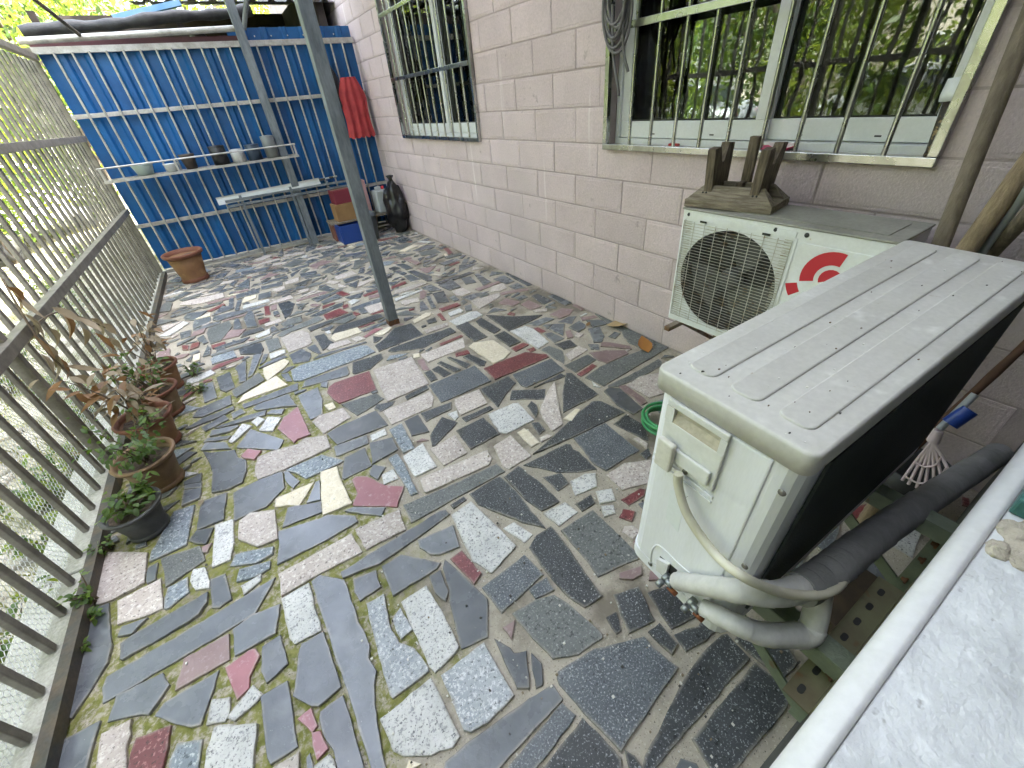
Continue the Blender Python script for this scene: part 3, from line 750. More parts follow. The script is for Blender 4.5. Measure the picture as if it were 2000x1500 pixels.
for i, (t, P, ar) in enumerate(allp):
    c = (sum(p[0] for p in P)/len(P), sum(p[1] for p in P)/len(P))
    V, Fc, at_ = stone_mesh(P, c, random.uniform(.0005, .0048), (random.gauss(0, .007), random.gauss(0, .007)))
    if i < 300:
        MB().add(V, Fc, 0, False, at_).build('paving_stone', SM[t], pavement, (c[0], c[1], 0))
    else: small.add([(x+c[0], y+c[1], z) for x, y, z in V], Fc, KEYS.index(t), False, at_)
tag(small.build('small_paving_stones', [SM[k] for k in KEYS], pavement), kind='stuff')
# =====================================================================================================================
# HOUSE on the right: block wall, two barred windows
# =====================================================================================================================
HROT = -math.atan(HB)*1.0
house = empty('house', (HA, 0, 0), (0, 0, HROT), 'house wall of painted pink concrete blocks with two barred white windows', 'house')
m_block = mat('pink_block', (.665,.550,.565), .92, col2=(.58,.475,.487), nscale=2.2, mixlo=.35, mixhi=.7, bump=.7, bscale=110, rand=.05, fine=.2, patch=[((.9,.9,.7), .50, .80, (.50,.43,.44)), ((9.,9.,.55), .66, .74, (.72,.65,.65)), ((5.,5.,.35), .68, .80, (.45,.37,.365))],
              speck=[((.60,.54,.53), 45., .70, .75), ((.30,.245,.235), 10., .66, .82)])
m_joint = mat('block_joint', (.46,.38,.38), .95, col2=(.35,.29,.287), nscale=5, bump=.5, bscale=90)
YL0, YL1, HH = -6.5, 11.5, 6.8
WINS = [(3.80, 5.68, 1.19, 2.74), (.575, 2.222, 1.19, 2.74)]
wl = MB(); T = .24
ys = [YL0, WINS[1][0], WINS[1][1], WINS[0][0], WINS[0][1], YL1]
for a, b in zip(ys[:-1], ys[1:]):
    win = [q for q in WINS if abs(q[0]-a) < 1e-6]
    if win: wl.box(.0042, T, a, b, -.3, win[0][2]); wl.box(.0042, T, a, b, win[0][3], HH)
    else: wl.box(.0042, T, a, b, -.3, HH)
wall = wl.build('wall', m_joint, house)
shell = MB().box(6.0, 6.2, YL0, YL1, -.3, HH).box(T+.002, 5.998, YL0, YL0+.2, -.3, HH).box(T+.002, 5.998, YL1-.2, YL1, -.3, HH)
shell.build('rear_walls', m_joint, house)
MB().box(-.25, 6.4, YL0-.2, YL1+.2, HH+.002, HH+.2).build('roof', mat('roof_concrete', (.3,.29,.27), .9), house)
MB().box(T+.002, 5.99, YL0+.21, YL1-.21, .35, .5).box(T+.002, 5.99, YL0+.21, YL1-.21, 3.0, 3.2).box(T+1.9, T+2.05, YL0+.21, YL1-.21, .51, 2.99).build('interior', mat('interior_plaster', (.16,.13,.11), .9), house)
# blocks
BL, BH = .455, .20; J = .0046
bmeshes = {}
def block(parent, y0, y1, z0, z1):
    L, H = round(y1-y0-2*J, 3), round(z1-z0-2*J, 3)
    if L < .03 or H < .03: return
    k = (L, H)
    if k not in bmeshes:
        b = MB(); d = .004
        V = [(0,0,0),(0,L,0),(0,L,H),(0,0,H)]
        e = .005
        V = [(.012, 0,0),(.012,L,0),(.012,L,H),(.012,0,H), (.0015,0,0),(.0015,L,0),(.0015,L,H),(.0015,0,H), (0,e,e),(0,L-e,e),(0,L-e,H-e),(0,e,H-e)]
        V += [(.0,.014,.014),(.0,L-.014,.014),(.0,L-.014,H-.014),(.0,.014,H-.014), (-.0018,.018,.018),(-.0018,L-.018,.018),(-.0018,L-.018,H-.018),(-.0018,.018,H-.018)]
        Fc = []
        for r in range(4):
            for i in range(4): a = r*4; Fc.append((a+i, a+4+i, a+4+(i+1) % 4, a+(i+1) % 4))
        Fc.append((16,19,18,17))
        b.add(V, Fc); o = b.build('block', m_block, parent); bmeshes[k] = o
        o.location = (random.uniform(-.0018,.0012), y0+J, z0+J)
    else: share(bmeshes[k], 'block', parent, (random.uniform(-.0018,.0012), y0+J, z0+J))
for k in range(0, 16):
    z0, z1 = .005+k*BH, .005+(k+1)*BH
    off = .023 if k % 2 else .24
    y = -1+off-((-1) % BL)
    y = off-BL
    while y < 8.2:
        segs = [(max(y, .0), min(y+BL, 8.2))]
        for a, b, c, d in WINS:
            if z1 > c+.02 and z0 < d-.02:
                ns = []
                for s0, s1 in segs:
                    if s1 <= a or s0 >= b: ns.append((s0, s1)); continue
                    if s0 < a: ns.append((s0, a))
                    if s1 > b: ns.append((b, s1))
                segs = ns
        for s0, s1 in segs:
            if s1-s0 > .045: block(wall, s0, s1, z0, min(z1, 9))
        y += BL
MB().box(-.002, .006, .0, 8.2, 3.21, HH-.002).build('upper_render', m_block, wall)
# windows
m_pvc = mat('white_pvc', (.70,.72,.74), .38, col2=(.66,.67,.67), nscale=3, fine=.08)
m_seal = mat('black_seal', (.02,.02,.02), .7)
m_steel = mat('stainless_steel', (.46,.465,.47), .20, metal=1., col2=(.30,.295,.285), nscale=7, rough2=.36)
def glass_mat():
    m = bpy.data.materials.new('window_glass'); m.use_nodes = True; n = m.node_tree; N = n.nodes; N.clear(); L = n.links
    o = N.new('ShaderNodeOutputMaterial'); mx = N.new('ShaderNodeMixShader'); fr = N.new('ShaderNodeFresnel'); fr.inputs[0].default_value = 1.65
    t = N.new('ShaderNodeBsdfTransparent'); t.inputs[0].default_value = (.72,.78,.76,1); g = N.new('ShaderNodeBsdfGlossy'); g.inputs['Roughness'].default_value = .012
    g.inputs['Color'].default_value = (.95,.97,.97,1)
    tc = N.new('ShaderNodeTexCoord'); nz = N.new('ShaderNodeTexNoise'); nz.inputs['Scale'].default_value = 3.5; bp = N.new('ShaderNodeBump'); bp.inputs['Strength'].default_value = .05; bp.inputs['Distance'].default_value = .02
    L.new(tc.outputs['Object'], nz.inputs['Vector']); L.new(nz.outputs[0], bp.inputs['Height']); L.new(bp.outputs[0], g.inputs['Normal'])
    L.new(fr.outputs[0], mx.inputs[0]); L.new(t.outputs[0], mx.inputs[1]); L.new(g.outputs[0], mx.inputs[2]); L.new(mx.outputs[0], o.inputs[0]); return m
m_glass = glass_mat()
def window(y0, y1, z0, z1, ymeet, label):
    X0 = .075                                             # face of the frame, set back in the opening
    f = MB()
    f.box(X0, X0+.10, y0, y1, z0, z0+.035).box(X0, X0+.10, y0, y1, z1-.045, z1).box(X0, X0+.10, y0, y0+.03, z0+.036, z1-.046).box(X0, X0+.10, y1-.03, y1, z0+.036, z1-.046)
    w_ = f.build('window', m_pvc, house); w_['label'] = label
    for (a, b, dx) in ((y0+.032, ymeet+.03, .055), (ymeet-.03, y1-.032, .012)):
        s = MB(); wd = .058; zb, zt = z0+.038, z1-.048; x = X0+dx
        s.box(x, x+.035, a, b, zb, zb+.085, bev=.004).box(x, x+.035, a, b, zt-wd, zt, bev=.004).box(x, x+.035, a, a+wd, zb+.0852, zt-wd-.0002, bev=.004).box(x, x+.035, b-wd, b, zb+.0852, zt-wd-.0002, bev=.004)
        s.build('sash', m_pvc, w_)
        MB().box(x+.012, x+.023, a+wd, a+wd+.006, zb+.085, zt-wd).box(x+.012, x+.023, b-wd-.006, b-wd, zb+.085, zt-wd).box(x+.0122, x+.0228, a+wd+.007, b-wd-.007, zb+.0852, zb+.092).build('gasket', m_seal, w_)
        MB().box(x+.015, x+.020, a+wd+.001, b-wd-.001, zb+.086, zt-wd-.001).build('pane', m_glass, w_)
        for yy in (a+.3*(b-a), a+.72*(b-a)): MB().box(x-.0015, x+.002, yy-.012, yy+.012, zb+.018, zb+.024).build('drain_slot', m_seal, w_)
    MB().box(.006, X0-.002, y0, y1, z0-.004, z0+.006).build('reveal', mat('reveal_render', (.52,.48,.46), .9, bump=.3), w_)
    return w_
window(WINS[1][0]+.004, WINS[1][1]-.004, 1.195, 2.735, 1.30, 'white sliding window with trees mirrored in its glass')
window(WINS[0][0]+.004, WINS[0][1]-.004, 1.195, 2.735, 4.62, 'white sliding window at the blue fence end')
def grille(y0, y1, z0, z1, bars, rails, label):
    fr = MB(); t = .032; x = -.018
    fr.box(x-t/2, x+t/2, y0, y1, z0, z0+t, bev=.003).box(x-t/2, x+t/2, y0, y1, z1-t, z1, bev=.003).box(x-t/2, x+t/2, y0, y0+t, z0+t+.0005, z1-t-.0005, bev=.003).box(x-t/2, x+t/2, y1-t, y1, z0+t+.0005, z1-t-.0005, bev=.003)
    gr = fr.build('window_grille', m_steel, house); gr['label'] = label
    first = None
    for b in bars:
        if first is None: first = MB().tube([(0,0,0),(0,0,z1-z0-2*t)], .0095, 10).build('bar', m_steel, gr, (x-.004, b, z0+t))
        else: share(first, 'bar', gr, (x-.004, b, z0+t))
    for r in rails: MB().box(x-.024, x-.0141, y0+.034, y1-.034, r-.016, r+.016, bev=.002).build('cross_rail', m_steel, gr)
b2 = [2.0096, 1.8552, 1.6933, 1.5370, 1.3822, 1.2111, 1.0573, .8978, .7349]
grille(.572, 2.224, 1.178, 2.75, b2, [1.76], 'stainless steel grille over the window with mirrored trees')
b1 = [5.50, 5.33, 5.16, 4.99, 4.82, 4.65, 4.48, 4.31, 4.14, 3.98]
grille(3.792, 5.68, 1.182, 2.75, b1, [1.755, 2.30], 'stainless steel grille over the window at the blue fence end')

# =====================================================================================================================
# WING behind the camera: wall under the sill, tiled window sill
# =====================================================================================================================
WY = -.040
wing = empty('side_wing', (0, WY, 0), (0,0,0), 'dark wall of the side wing with white tiled window sill', 'building')
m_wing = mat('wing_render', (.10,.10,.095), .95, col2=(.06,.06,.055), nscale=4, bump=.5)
SZ = 1.05
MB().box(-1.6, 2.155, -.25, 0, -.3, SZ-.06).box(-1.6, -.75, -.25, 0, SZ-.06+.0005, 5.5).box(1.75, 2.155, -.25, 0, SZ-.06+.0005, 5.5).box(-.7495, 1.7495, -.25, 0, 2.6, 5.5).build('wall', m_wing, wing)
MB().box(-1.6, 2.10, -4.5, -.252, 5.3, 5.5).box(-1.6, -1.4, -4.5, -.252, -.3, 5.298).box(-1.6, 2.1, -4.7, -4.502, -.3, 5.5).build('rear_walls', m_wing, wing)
MB().box(-1.398, 2.098, -4.5, -.252, .4, .5).build('floor', mat('wing_floor', (.25,.22,.2), .8), wing)
m_tile = mat('marbled_tile', (.66,.68,.69), .38, col2=(.52,.535,.545), nscale=9, detail=12, mixlo=.38, mixhi=.62, bump=.5, bscale=38, speck=[((.72,.74,.75), 26., .56, .68), ((.38,.385,.39), 48., .66, .74)])
sill = MB()
sill.box(-.745, 1.745, -.30, .000, SZ-.058, SZ-.005)
so_ = sill.build('window_sill', mat('sill_cement', (.55,.54,.52), .9, bump=.6, bscale=60), wing)
for a, b in ((-.745, .1), (.103, .7045), (.7075, 1.30), (1.303, 1.745)):
    MB().box(a, b, -.30, -.0005, SZ-.0045, SZ+.004, bev=.0015).build('tile', m_tile, so_)
nose = MB(); n = 12; pr = [(-.019, SZ+.0045)]
for k in range(n+1): pr.append((-.0005+.021*math.sin(k*math.pi/n)*1.0, SZ-.013+.0175*math.cos(k*math.pi/n)))
pr = [(.000, SZ+.0055)]+[(.006+.017*math.sin(k*math.pi/n), SZ-.014+.0195*math.cos(k*math.pi/n)) for k in range(n+1)]+[(.001, SZ-.034)]
V = [(x, y, z) for x in (-.745, 1.745) for y, z in pr]; m_ = len(pr)
nose.add(V, [(i, (i+1) % m_, m_+(i+1) % m_, m_+i) for i in range(m_)]+[list(range(m_))[::-1], list(range(m_, 2*m_))], 0, True)
nose.build('edge_trim', mat('white_trim', (.66,.665,.67), .42, col2=(.60,.605,.60), nscale=5, bump=.12, bscale=30, fine=.10), so_)
MB().box(.9, 2.12, .001, .20, 2.58, 2.68).build('added_shade_hood', m_wing, wing)  # unseen overhang, added to keep sky light out of the corner behind the unit
# broken cement lump and end of a green window rail on the sill
def lump(mb, c, r, seed=0, sub=3, flat=.6, amp=.35):
    bm = bmesh.new(); bmesh.ops.create_icosphere(bm, subdivisions=sub, radius=1)
    for v in bm.verts:
        d = 1+amp*mnoise.noise(v.co*1.7+Vector((seed*3.1, seed, 0)))+amp*.4*mnoise.noise(v.co*5+Vector((seed, 0, 9)))
        v.co = Vector((v.co.x*r[0]*d, v.co.y*r[1]*d, v.co.z*r[2]*d))+Vector(c)
    return mb.bm(bm, 0, None, True)
lm = MB(); 
for i, (px, py, rx) in enumerate(((1985, 1040, .022), (1950, 1075, .016), (2005, 1085, .026), (2030, 1045, .03))):
    p = gnd(px, py, SZ+.004); lump(lm, (p.x, p.y-WY, SZ+.002), (rx, rx*.7, .009), i)
lm.build('cement_lump', mat('raw_cement', (.52,.47,.38), .95, col2=(.40,.36,.29), nscale=30, bump=.8, bscale=120), so_)
p = gnd(1985, 985, SZ+.012)
MB().box(p.x-.012, p.x+.30, p.y-WY-.035, p.y-WY+.002, SZ+.0045, SZ+.03, bev=.003).build('window_rail', mat('green_frame', (.03,.11,.105), .5, col2=(.05,.15,.14), nscale=20), wing)
# =====================================================================================================================
# LEFT FENCE: steel bars on a concrete kerb, white net outside
# =====================================================================================================================
kc = MB()
for i in range(8): kc.box(FX-.17, FX+.015, .2+i*.83, .2+i*.83+.824, -.45, .045-.004*(i % 2), bev=.008)
tag(kc.build('terrace_kerb', m_kerb), kind='structure')
m_galv = mat('weathered_steel', (.215,.20,.17), .45, metal=.3, col2=(.14,.128,.108), nscale=14, fine=.25, rough2=.5, bump=.1, bscale=120, rand=.1)
m_dark = mat('dark_steel', (.075,.075,.07), .6, metal=.4, col2=(.13,.10,.07), nscale=12, fine=.3)
fence = empty('bar_fence', (FX, 0, 0), (0,0,0), 'tall weathered steel bar fence with white net standing on the concrete kerb', 'fence')
Y0F, Y1F = -.02, BY-.02
MB().box(.013, .052, .0, Y1F, .0, .052).build('bottom_rail', m_dark, fence)
for z, nm in ((.775, 'rail'), (1.505, 'rail'), (2.185, 'rail')):
    MB().box(-.001, .044, Y0F, Y1F, z-.027, z+.027, bev=.003).build(nm, m_galv, fence)
MB().box(-.028, .020, Y1F+.002, Y1F+.05, .0, 2.26).build('post', m_galv, fence)
MB().box(-.030, .018, 2.62, 2.665, .05, 2.26).build('post', m_galv, fence)
fb = None; y = 1.192-.151*8
while y < Y1F-.05:
    if abs(y-2.64) > .05:
        if fb is None: fb = MB().box(-.011, .011, -.015, .015, .046, 2.158, bev=.004).build('bar', m_galv, fence, (-.018, y, 0))
        else: share(fb, 'bar', fence, (-.018+random.uniform(-.001,.001), y+random.uniform(-.004,.004), 0), (0, 0, random.uniform(-.06,.06)))
    y += .151
# hexagonal net
net = MB(); cw, chh = .024, .0205; xs = -.058
V = []; Fc = []
def strand(p, q, t=.0012):
    p, q = Vector(p), Vector(q); d = (q-p).normalized(); a = Vector((1,0,0)); b = d.cross(a)
    o = len(V)
    for e in (p, q): V.extend([e+a*t, e-a*t*.5+b*t, e-a*t*.5-b*t])
    for k in range(3): Fc.append((o+k, o+(k+1) % 3, o+3+(k+1) % 3, o+3+k))
rows = 37; cols = int(5.9/cw)
for r in range(rows):
    z = .02+r*chh
    sag = 0
    for c in range(cols):
        yy = .85+c*cw+(cw/2 if r % 2 else 0)
        bx = xs+.008*math.sin(yy*2.3)+.006*math.sin(z*6+yy)
        a = (bx, yy, z); b = (bx, yy, z+chh*.45); l = (bx, yy-cw/2, z+chh); rr = (bx, yy+cw/2, z+chh)
        strand(a, b); strand(b, l); strand(b, rr)
net.add(V, Fc)
tag(net.build('wire_net', mat('white_wire', (.66,.67,.66), .5, col2=(.5,.5,.48), nscale=4), fence), kind='stuff')

# =====================================================================================================================
# BLUE SHEET FENCE at the far end
# =====================================================================================================================
bf = empty('sheet_fence', (0, BY, 0), (0,0,0), 'blue corrugated sheet fence behind thin steel bars at the terrace end', 'fence')
m_blue = mat('blue_sheet', (.004,.100,.29), .40, col2=(.003,.066,.205), nscale=2.5, fine=.15, rough2=.55, rand=.08, speck=[((.05,.13,.28), 1.7, .60, .85), ((.02,.03,.05), 5., .72, .8)])
m_thin = mat('pale_steel', (.52,.51,.48), .42, metal=.5, col2=(.36,.345,.31), nscale=12, fine=.2)
XB0, XB1 = FX+.02, HA+HB*BY-.02
# sheets: trapezoid profile
def sheet(x0, x1, z0, z1, yoff, name='sheet'):
    prof = []; x = x0; p = .215
    while x < x1:
        for dx, dy in ((0,0),(.125,0),(.148,-.026),(.192,-.026)):
            if x+dx <= x1: prof.append((x+dx, dy))
        x += p
    prof.append((x1, 0)); n = len(prof); V = []
    for dy in (0, .0025):
        for z in (z0, z1): V += [(px, yoff+py+dy, z) for px, py in prof]
    Fc = []
    for i in range(n-1): Fc += [(i, i+1, n+i+1, n+i), (2*n+i+1, 2*n+i, 3*n+i, 3*n+i+1), (n+i, n+i+1, 3*n+i+1, 3*n+i), (i+1, i, 2*n+i, 2*n+i+1)]
    MB().add(V, Fc).build(name, m_blue, bf)
xx = XB0+.02; i = 0
while xx < XB1-.1:
    x2 = min(xx+.86, XB1); sheet(xx-(.012 if i else 0), x2, .06, 2.26 if x2 < .9 else 2.38, .055+.0032*(i % 2)); xx = x2; i += 1
for z, hgt in ((.035, .04), (.595, .04), (1.695, .04), (2.235, .055)):
    MB().box(XB0, XB1, -.020, .012, z-hgt/2, z+hgt/2, bev=.002).build('rail', m_thin, bf)
fb2 = None
for k in range(22):
    x = -.945+k*.1405
    if x > XB1-.03: break
    if fb2 is None: fb2 = MB().tube([(0,0,.053),(0,0,2.217)], .0105, 8).build('bar', m_thin, bf, (x, -.031, 0))
    else: share(fb2, 'bar', bf, (x+random.uniform(-.004,.004), -.031, 0))
for k in range(16):
    s = MB().lathe([(.0, .006), (.005, .005), (.008, .0)], n=8, M=Matrix.Rotation(R(90), 4, 'X'))
    s.build('screw', m_thin, bf, (-.9+k*.18, .02, 2.30))
MB().box(XB0, .82, .012, .05, 2.262, 2.31).build('maroon_beam', mat('maroon_paint', (.06,.015,.018), .6, fine=.3), bf)

# canopy frame: two posts, pipe and braces
cf = empty('canopy_frame', (.752, 3.288, 0), (0,0,0), 'galvanised square posts with pipe and braces carrying the terrace canopy', 'frame')
m_post = mat('galvanised_post', (.21,.235,.255), .55, metal=.35, col2=(.13,.15,.165), nscale=16, stretch=(1,1,.25), fine=.3, speck=[((.10,.07,.05), 9., .72, .8)])
def cpt(x, y, z): return (x-.752, y-3.288, z)
MB().box(-.042, .042, -.042, .042, 0, 2.78, bev=.004).build('post', m_post, cf)
MB().box(-.0445, .0445, -.0445, .0445, .0, .045).build('rusty_foot', mat('rust', (.07,.035,.02), .9, col2=(.16,.07,.03), nscale=40, bump=.6), cf)
MB().box(-.045, .045, 3.315, 3.405, 0, 2.78, bev=.004).build('post', m_post, cf)
MB().beam(cpt(.76,3.29,2.80), cpt(.76,6.70,2.80), .05).build('beam', m_post, cf)
MB().beam(cpt(.76,6.69,2.80), cpt(-1.12,6.69,2.80), .05).build('beam', m_post, cf)
MB().beam(cpt(.76,3.29,2.802), cpt(-1.12,3.29,2.802), .05).build('beam', m_post, cf)
m_fib = bpy.data.materials.new('fibreglass_sheet'); m_fib.use_nodes = True
_n = m_fib.node_tree; _p = _n.nodes['Principled BSDF']; _p.inputs['Base Color'].default_value = (.60,.60,.60,1); _p.inputs['Roughness'].default_value = .6
_t = _n.nodes.new('ShaderNodeBsdfTranslucent'); _t.inputs[0].default_value = (.85,.85,.86,1); _m = _n.nodes.new('ShaderNodeMixShader'); _m.inputs[0].default_value = .68
_n.links.new(_p.outputs[0], _m.inputs[1]); _n.links.new(_t.outputs[0], _m.inputs[2]); _n.links.new(_m.outputs[0], _n.nodes['Material Output'].inputs[0])
for k in range(8):
    y0_ = .40+k*.785; pr_ = []
    for i in range(17): pr_.append((y0_+i*.05, .012*(i % 2)))
    V = [(x-.752, yy-3.288, z0+dz+t_) for x, z0 in ((-.35, 2.875), (2.10, 3.06)) for t_ in (.003*(k % 2), .003*(k % 2)+.002) for yy, dz in pr_]; n = 17; Fc = []
    for i in range(n-1): Fc += [(i, i+1, 2*n+i+1, 2*n+i), (n+i+1, n+i, 3*n+i, 3*n+i+1)]
    MB().add(V, Fc).build('roof_sheet', m_fib, cf)
MB().beam(cpt(.76,.36,2.915), cpt(.76,6.69,2.915), .05).build('purlin', m_post, cf)
MB().tube([cpt(-1.14,6.66,2.30), cpt(.76,6.66,2.36)], .028, 12).build('pipe', m_thin, cf)
MB().tube([cpt(-.66,6.62,2.33), cpt(-1.0,5.7,2.80)], .018, 10).build('brace', m_dark, cf)
MB().tube([cpt(.80,6.64,2.35), cpt(1.02,6.3,2.80)], .024, 10).build('brace', m_post, cf)
# post on the gutter, rolled tarpaulin, shed behind the fence
rt = MB(); P = []
for k in range(25):
    t = k/24; P.append((-1.12+2.1*t, 6.93+.012*math.sin(t*9), 2.395+.155*t+.008*math.sin(t*13)))
rt.tube(P, [.052+.008*math.sin(k*1.7)+.004*math.sin(k*.6) for k in range(25)], 12)
tag(rt.build('rolled_tarpaulin', mat('black_tarpaulin', (.012,.012,.013), .5, col2=(.03,.03,.03), nscale=14, bump=.6, bscale=20)), 'rolled black tarpaulin lying along the top of the blue fence', 'tarpaulin')
sh = empty('shed', (.4, 8.3, 0), (0,0,0), 'dark open shed with blue sheet roof behind the blue fence', 'shed')
m_shedd = mat('shed_board', (.035,.028,.024), .9, col2=(.06,.045,.035), nscale=8)
rf = MB(); prof = []
x = -.55
while x < 1.55:
    for dx, dz in ((0,0),(.12,0),(.14,.025),(.19,.025)): prof.append((x+dx, dz))
    x += .21
n = len(prof); V = []
for y_, z_ in ((-1.12, 2.66), (1.6, 3.05)):
    for dz in (0, .004): V += [(px, y_, z_+pz+dz) for px, pz in prof]
Fc = []
for i in range(n-1): Fc += [(i, 2*n+i, 2*n+i+1, i+1), (n+i, n+i+1, 3*n+i+1, 3*n+i), (i, i+1, n+i+1, n+i)]
rf.add(V, Fc).build('roof', mat('dark_roof_sheet', (.030,.030,.033), .6, col2=(.055,.05,.048), nscale=3), sh)
fl = [ony(222, 36, 7.16), ony(352, 6, 7.16)]
MB().beam(fl[0]-Vector((.4, 8.3, 0)), fl[1]-Vector((.4, 8.3, 0)), .10, .05).build('blue_flashing', mat('pale_blue_sheet', (.16,.33,.55), .45, col2=(.22,.40,.60), nscale=6), sh)
MB().box(-1.5, 1.4, 1.3, 1.4, -.2, 2.9).box(1.402, 1.5, -1.0, 1.4, -.2, 2.9).build('wall', m_shedd, sh)
for xq in (-1.45, -.2, 1.2): MB().box(xq, xq+.06, -1.05, -.99, -.2, 2.6).build('post', m_shedd, sh)
MB().box(-.25, 1.4, -.6, 1.29, 2.28, 2.32).build('shelf', mat('shelf_board', (.12,.085,.05), .85, col2=(.08,.055,.035), nscale=6), sh)
for k, (xq, yq, r_, h_, cc) in enumerate(((.0, -.3, .10, .16, (.05,.04,.035)), (.28, -.35, .13, .12, (.20,.12,.09)), (.62, -.2, .09, .20, (.03,.03,.035)), (.95, -.35, .12, .14, (.16,.07,.05)))):
    tag(MB().lathe([(0,0),(r_*.8,0),(r_,h_*.3),(r_*.95,h_*.9),(r_*.8,h_),(r_*.7,h_*.95),(0,h_*.9)], n=16).build('storage_jar', mat('jar%d' % k, cc, .5, fine=.2), None, (.4+xq, 8.3+yq, 2.3212)),
        ('small dark jar on the shed shelf', 'low brown jar on the shed shelf', 'tall black jar on the shed shelf', 'reddish jar at the house end of the shed shelf')[k], 'jar')

# =====================================================================================================================
# AIR CONDITIONERS
# =====================================================================================================================
m_white1 = mat('aged_white_paint', (.765,.775,.83), .40, col2=(.68,.685,.70), nscale=5, stretch=(3,3,.45), mixlo=.45, mixhi=.85, fine=.06, speck=[((.50,.47,.40), 14., .71, .82)])
m_lid = mat('dusty_white_lid', (.60,.59,.56), .55, col2=(.495,.48,.445), nscale=3.2, detail=9, mixlo=.35, mixhi=.7, fine=.12, speck=[((.70,.69,.66), 11., .60, .75), ((.36,.29,.20), 26., .70, .78), ((.13,.10,.08), 75., .745, .78)])
m_white2 = mat('rusty_white_paint', (.77,.79,.81), .45, col2=(.69,.695,.69), nscale=4, fine=.08, speck=[((.34,.19,.08), 22., .70, .78)])
m_rustw = mat('rusted_wire', (.50,.49,.45), .55, col2=(.24,.16,.08), nscale=30, mixlo=.5, mixhi=.66)
m_blackp = mat('black_plastic', (.018,.019,.02), .55, col2=(.03,.03,.03), nscale=20)
m_coil = mat('coil_fins', (.05,.065,.065), .55, metal=.3, col2=(.035,.045,.045), nscale=6, bump=.4, bscale=200)
m_screw = mat('screw_steel', (.25,.24,.22), .45, metal=.8, fine=.3)
m_red = mat('red_print', (.52,.02,.035), .45, speck=[((.65,.5,.5), 60., .72, .78)])
def fan_side(root, L, D, H, fu, fz, fr, gu0, gu1):
    """front at y=0 facing +y; u runs along x. Fan well, blades, wire guard"""
    ring = MB(); n = 40
    V = []
    for r_, y_ in ((fr, -.001), (fr-.004, -.05), (fr-.02, -.12)): V += [(fu+r_*math.cos(k*2*math.pi/n), y_, fz+r_*math.sin(k*2*math.pi/n)) for k in range(n)]
    ring.add(V, [(i*n+k, i*n+(k+1) % n, (i+1)*n+(k+1) % n, (i+1)*n+k) for i in range(2) for k in range(n)], 0, True)
    ring.add(V[2*n:], [list(range(n))])
    ring.build('fan_well', m_blackp, root)
    fan = MB().lathe([(0,.02),(.04,.018),(.05,0),(.05,-.03)], n=18, M=Matrix.Translation((fu, -.05, fz)) @ Matrix.Rotation(R(-90), 4, 'X'))
    for b in range(3):
        V = []; m_ = 8
        for i in range(m_+1):
            t = i/m_; a0 = R(120*b+35)+.25*t; a1 = a0+R(62+16*t); rr = .045+(fr-.06)*t
            V += [(fu+rr*math.cos(a0), -.045, fz+rr*math.sin(a0)), (fu+rr*math.cos((a0+a1)/2), -.068, fz+rr*math.sin((a0+a1)/2)), (fu+rr*math.cos(a1), -.095, fz+rr*math.sin(a1))]
        fan.add(V, [f for i in range(m_) for f in ((3*i, 3*i+1, 3*i+4, 3*i+3), (3*i+1, 3*i+2, 3*i+5, 3*i+4))], 0, True)
    fan.build('fan', mat('fan_plastic', (.045,.05,.05), .4, col2=(.09,.09,.085), nscale=7), root)
    gd = MB(); nz_ = 36; z0, z1 = fz-fr-.012, fz+fr+.012
    for k in range(nz_):
        z = z0+(z1-z0)*(k+.5)/nz_; gd.beam((gu0, .010, z), (gu1, .010, z), .0017)
    for k in range(10):
        u = gu0+(gu1-gu0)*k/9; gd.beam((u, .0065, z0), (u, .0065, z1), .0022)
    gd.build('fan_guard', m_rustw, root)
def cabinet(L, D, H, mb, fu=None, fz=None, fr=None, mi=0, bev=.012):
    """box body with round hole in its front (+y) face"""
    n = 32; y = 0
    zs = 0.0
    V = []; ring = [(fu+fr*math.cos(k*2*math.pi/n), y, fz+fr*math.sin(k*2*math.pi/n)) for k in range(n)]
    sq = []
    for k in range(n):
        a = k*2*math.pi/n; c, s_ = math.cos(a), math.sin(a); m_ = max(abs(c), abs(s_)); hx = fr*1.06
        sq.append((fu+hx*c/m_, y, fz+hx*s_/m_))
    mb.add(ring+sq, [(k, (k+1) % n, n+(k+1) % n, n+k) for k in range(n)], mi)
    hx = fr*1.06
    def q(x0, x1, z0, z1): mb.add([(x0,y,z0),(x1,y,z0),(x1,y,z1),(x0,y,z1)], [(3,2,1,0)], mi)
    q(bev, fu-hx, 0, H); q(fu+hx, L-bev, 0, H); q(fu-hx, fu+hx, 0, fz-hx); q(fu-hx, fu+hx, fz+hx, H)
    # sides, back, bottom, top as a rounded sleeve in plan
    pl = rrect(0, L, -D, 0, bev, 4); m_ = len(pl)
    V = [(x, min(y_, -.0005), z) for z in (0, H) for x, y_ in pl]
    mb.add(V, [(i, (i+1) % m_, m_+(i+1) % m_, m_+i) for i in range(m_) if not (pl[i][1] > -1e-4 and pl[(i+1) % m_][1] > -1e-4)]+[list(range(m_))[::-1], list(range(m_, 2*m_))], mi)
    return mb

